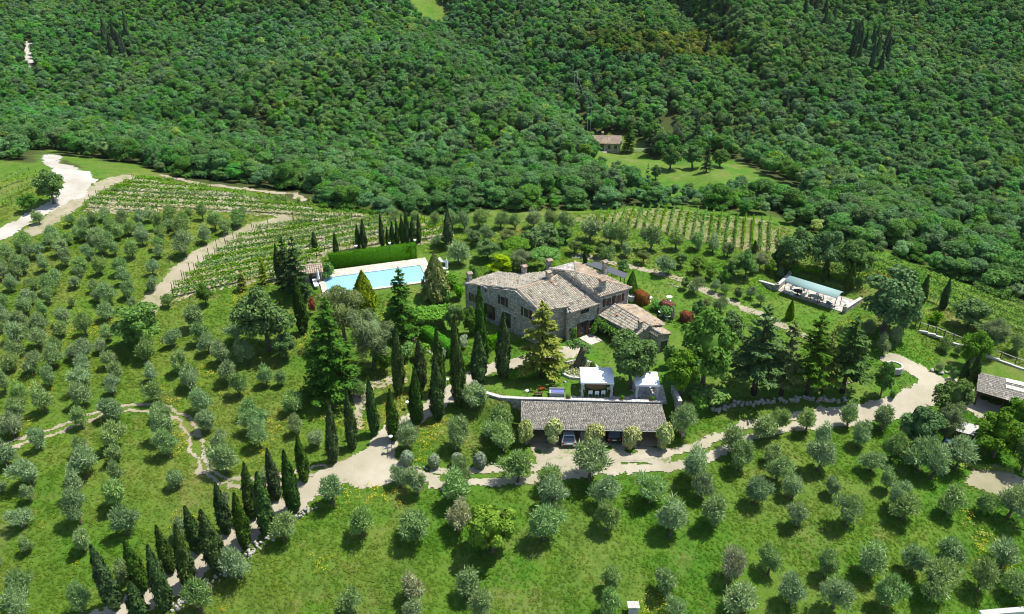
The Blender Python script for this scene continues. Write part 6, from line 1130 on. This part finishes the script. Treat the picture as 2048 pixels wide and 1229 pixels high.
# roadside wire fence at upper left, vegetable garden things, box in the meadow
ub = P(1265, 1226); bx = thing('meter_box', 'small grey meter box with pale lid in the lower meadow', 'box', ub); MB().box((0, 0, .5), (.9, .6, 1.1)).build('body', M_CONC, bx); MB().box((0, 0, 1.1), (1.15, .85, .12)).build('lid', M_COPING, bx); MB().box((0, -.31, .5), (.5, .03, .7)).build('door', M_CLOTH, bx)
for i, (x, y) in enumerate([(1891, 886), (1903, 890)]): t = thing('water_barrel', 'blue plastic barrel in the vegetable garden, %s' % ['left one', 'right one'][i], 'barrel', P(x, y + 6)); MB().lathe((0, 0, 0), [(.28, 0), (.31, .2), (.31, .75), (.26, .9), (.2, .9)], 12).build('drum', plain('blue_plastic', (.12, .28, .62), .4, .5), t)
hut = thing('tool_hut', 'low tool hut with pale sheet roof in the vegetable garden', 'hut', P(1924, 880), -.5); MB().box((0, 0, .8), (2.2, 1.4, 1.6)).build('wall', M_WOOD, hut); MB().slab([(-1.3, -.9, 1.6), (1.3, -.9, 1.6), (1.3, .9, 2.0), (-1.3, .9, 2.0)], .06).build('roof', M_CONC, hut); MB().box((0, -.72, .75), (.8, .06, 1.4)).build('door', M_BARK, hut)
vp = Fol(61); q = P(1970, 938); vp.cards(np.stack([vp.rs.uniform(-3, 3, 500), vp.rs.normal(0, .2, 500), vp.rs.uniform(.1, .4, 500)], 1), np.tile([0, 0, 1.], (500, 1)), .3, .2); t = thing('lettuce_row', 'yellow-green row of salad in the vegetable garden', 'vegetables', q, -.15); obj('foliage', vp.mesh('salad', LF['lime']), t)
sw = thing('garden_swing', 'metal swing frame with orange seats under the fir', 'swing', P(697, 768)); 
for x in (-1.2, 1.2):
    for y in (-.5, .5): MB().tube([(x, y, 0), (x, 0, 1.9)], .04, 5).build('leg', plain('blue_steel', (.12, .22, .32), .4, .5), sw)
MB().tube([(-1.2, 0, 1.9), (1.2, 0, 1.9)], .04, 5).build('beam', plain('blue_steel', (.12, .22, .32)), sw)
for x in (-.5, .5): MB().box((x, 0, .6), (.5, .3, .12)).build('seat', plain('orange_plastic', (.75, .20, .04), .5), sw); MB().tube([(x, 0, .65), (x, 0, 1.9)], .015, 4).build('rope', M_IRON, sw)
# stakes along the vineyard headland
for i, (x, y) in enumerate([(325, 612), (346, 585), (365, 560), (380, 545), (398, 530), (418, 515), (434, 498), (450, 485), (467, 478), (505, 462), (536, 450), (340, 530), (395, 493)]): t = tag(MB().tube([(0, 0, -.2), (random.uniform(-.05, .05), 0, 1.7)], .055, 5).build('vineyard_post', M_BARK), 'timber post beside the vineyard headland track, %s from the bottom' % ordw(i + 1), 'post', 'posts along the headland'); t.location = P(x, y)
for i, (x, y) in enumerate([(520, 392), (540, 394), (556, 397), (570, 398), (598, 402), (620, 404)]): tree_px('lime', 'broom_bush', 'yellow broom bush along the wood edge path, %s from the left' % ordw(i + 1), 'shrub', x, y - 8, y + 4, 12, 'yellow broom bushes')
# ------------------------------------------------------------------ cars under the carport
def car(name, label, loc, rz, paint, L_=4.3, Wd=1.8, H=1.6):
    t = thing(name, label, 'car', loc, rz); hw = Wd / 2
    # body: lofted cross-sections from the tail (y = -L/2, towards the camera) to the bonnet
    sec = [(-.5, .42, .62, .86), (-.485, .30, .78, .95), (-.46, .26, .92, 1.), (-.3, .24, .96, 1.), (0, .24, .96, 1.), (.2, .24, .94, 1.), (.33, .26, .86, .97), (.44, .28, .74, .92), (.49, .36, .62, .82), (.5, .42, .52, .74)]; V, F_ = [], []
    for (y, z0, z1, k) in sec: w = hw * k; V += [(-w * .92, y * L_, z0), (-w, y * L_, z0 + .14), (-w, y * L_, (z0 + z1) / 2), (-w * .93, y * L_, z1), (w * .93, y * L_, z1), (w, y * L_, (z0 + z1) / 2), (w, y * L_, z0 + .14), (w * .92, y * L_, z0)]
    n = 8
    for i in range(len(sec) - 1): F_ += [(i * n + k, i * n + (k + 1) % n, (i + 1) * n + (k + 1) % n, (i + 1) * n + k) for k in range(n)]
    F_ += [tuple(range(n))[::-1], tuple((len(sec) - 1) * n + k for k in range(n))]; MB().add(V, F_).build('body', paint, t, True)
    cab = [(-.47, .9, .90), (-.36, H - .06, .74), (-.25, H, .74), (.02, H, .74), (.10, H - .05, .74), (.28, .9, .88)]; V = []; F_ = []
    for (y, z, k) in cab: V += [(-hw * k, y * L_, z), (hw * k, y * L_, z)]
    m_ = len(cab); V2 = [(-hw * .9, -.40 * L_, .9), (hw * .9, -.40 * L_, .9), (-hw * .9, .2 * L_, .9), (hw * .9, .2 * L_, .9)]
    F_ = [(2 * i, 2 * i + 2, 2 * i + 3, 2 * i + 1)[::-1] for i in range(m_ - 1)] + [tuple(2 * i for i in range(m_)), tuple(2 * i + 1 for i in range(m_))[::-1]]; MB().add(V, F_).build('cabin', paint, t)
    lerp = lambda a, b, k: np.array(a) + (np.array(b) - np.array(a)) * k
    a0, a1, b0, b1 = (-hw * .78, -.47 * L_ - .0, .97), (hw * .78, -.47 * L_, .97), (-hw * .66, -.375 * L_, H - .13), (hw * .66, -.375 * L_, H - .13); off = np.array([0, -.03, .02]); MB().add([np.array(q) + off for q in (a0, a1, b1, b0)], [(0, 1, 2, 3)]).build('rear_window', M_GLASS, t)
    for s in (-1, 1):
        MB().add([(s * (hw * .9 + .012), -.36 * L_, .97), (s * (hw * .895 + .012), .17 * L_, .97), (s * (hw * .75 + .03), .05 * L_, H - .12), (s * (hw * .75 + .03), -.30 * L_, H - .12)], [(0, 1, 2, 3)]).build('side_window', M_GLASS, t)
        MB().box((s * hw * .78, -.492 * L_, .74), (.24, .07, .2)).build('tail_light', plain('red_lens', (.45, .02, .02), .2, .5), t); MB().box((s * (hw + .09), .13 * L_, 1.0), (.18, .1, .13)).build('mirror', paint, t)
        MB().box((s * hw * .72, .488 * L_, .6), (.3, .08, .14)).build('headlight', M_WPAINT, t)
        for y in (-.31, .31):
            w_ = thing('wheel', None, None, (s * (hw - .1), y * L_, .32)); w_.parent = t; w_.rotation_euler = (0, math.pi / 2, 0); MB().lathe((0, 0, -.11), [(.2, 0), (.3, 0), (.32, .04), (.32, .18), (.3, .22), (.2, .22)], 16).build('tyre', plain('rubber', (.02, .02, .02), .8), w_); MB().lathe((0, 0, -.09), [(.2, 0), (.2, .18), (.05, .2)], 12).build('rim', M_CLOTH, w_)
    MB().box((0, -.497 * L_, .66), (.5, .04, .11)).build('number_plate', M_WPAINT, t); MB().box((0, -.49 * L_, .42), (Wd * .86, .14, .2)).build('bumper', M_IRON, t)
    return t
car('silver_car', 'silver hatchback parked tail out in the carport', (6.75, 78.0, .04), .02, plain('silver_paint', (.58, .60, .62), .25, .6, .03, 3, .35)); car('dark_car', 'dark car parked deep in the carport', (12.3, 78.75, .04), 0, plain('black_paint', (.02, .021, .024), .25, .5, .05, 3))
ds = thing('dust_sheet', 'pale crumpled sheet hung beside the middle carport pillar', 'sheet', (8.55, 77.4, .05)); V = [(math.cos(i * .9) * .06 + (i - 3) * .12, math.sin(i * 1.7) * .1 - k * .12, 1.3 - k * .42) for k in range(4) for i in range(7)]; V += [(a, b + .03, c) for a, b, c in V]; MB().add(V, [(k * 7 + i, k * 7 + i + 1, k * 7 + 8 + i, k * 7 + 7 + i) for k in range(3) for i in range(6)] + [(28 + k * 7 + i, 28 + k * 7 + 7 + i, 28 + k * 7 + 8 + i, 28 + k * 7 + i + 1) for k in range(3) for i in range(6)]).build('cloth', M_CLOTH, ds)


ww_ = thing('white_wall', 'edge of a white wall in the bottom right corner', 'wall', (0, 0, 0)); pa_, pb2 = P(1955, 1231), P(2075, 1221); mdw = (pa_ + pb2) / 2; lw = float(np.linalg.norm((pb2 - pa_)[:2])); rw = math.atan2(pb2[1] - pa_[1], pb2[0] - pa_[0]); MB().box((mdw[0], mdw[1] - .3, mdw[2] + .2), (lw, .5, .9), rw).build('masonry', M_WPAINT, ww_); MB().box((mdw[0], mdw[1] - .3, mdw[2] + .69), (lw + .05, .6, .08), rw).build('coping', M_CONC, ww_)

# ------------------------------------------------------------------ thin summer haze over the valley
hz = MB().box((0, 1225, 174), (3100, 2860, 452)).build('haze', None); tag(hz, 'thin pale summer haze over the wooded valley', 'haze', kind='stuff')
m, t, o = mat('haze_air'); pv_ = N(t, 'ShaderNodeVolumePrincipled', i_Density=.00003); pv_.inputs['Color'].default_value = (.86, .93, 1, 1); L(t, pv_.outputs[0], o.inputs['Volume']); hz.data.materials.append(m)
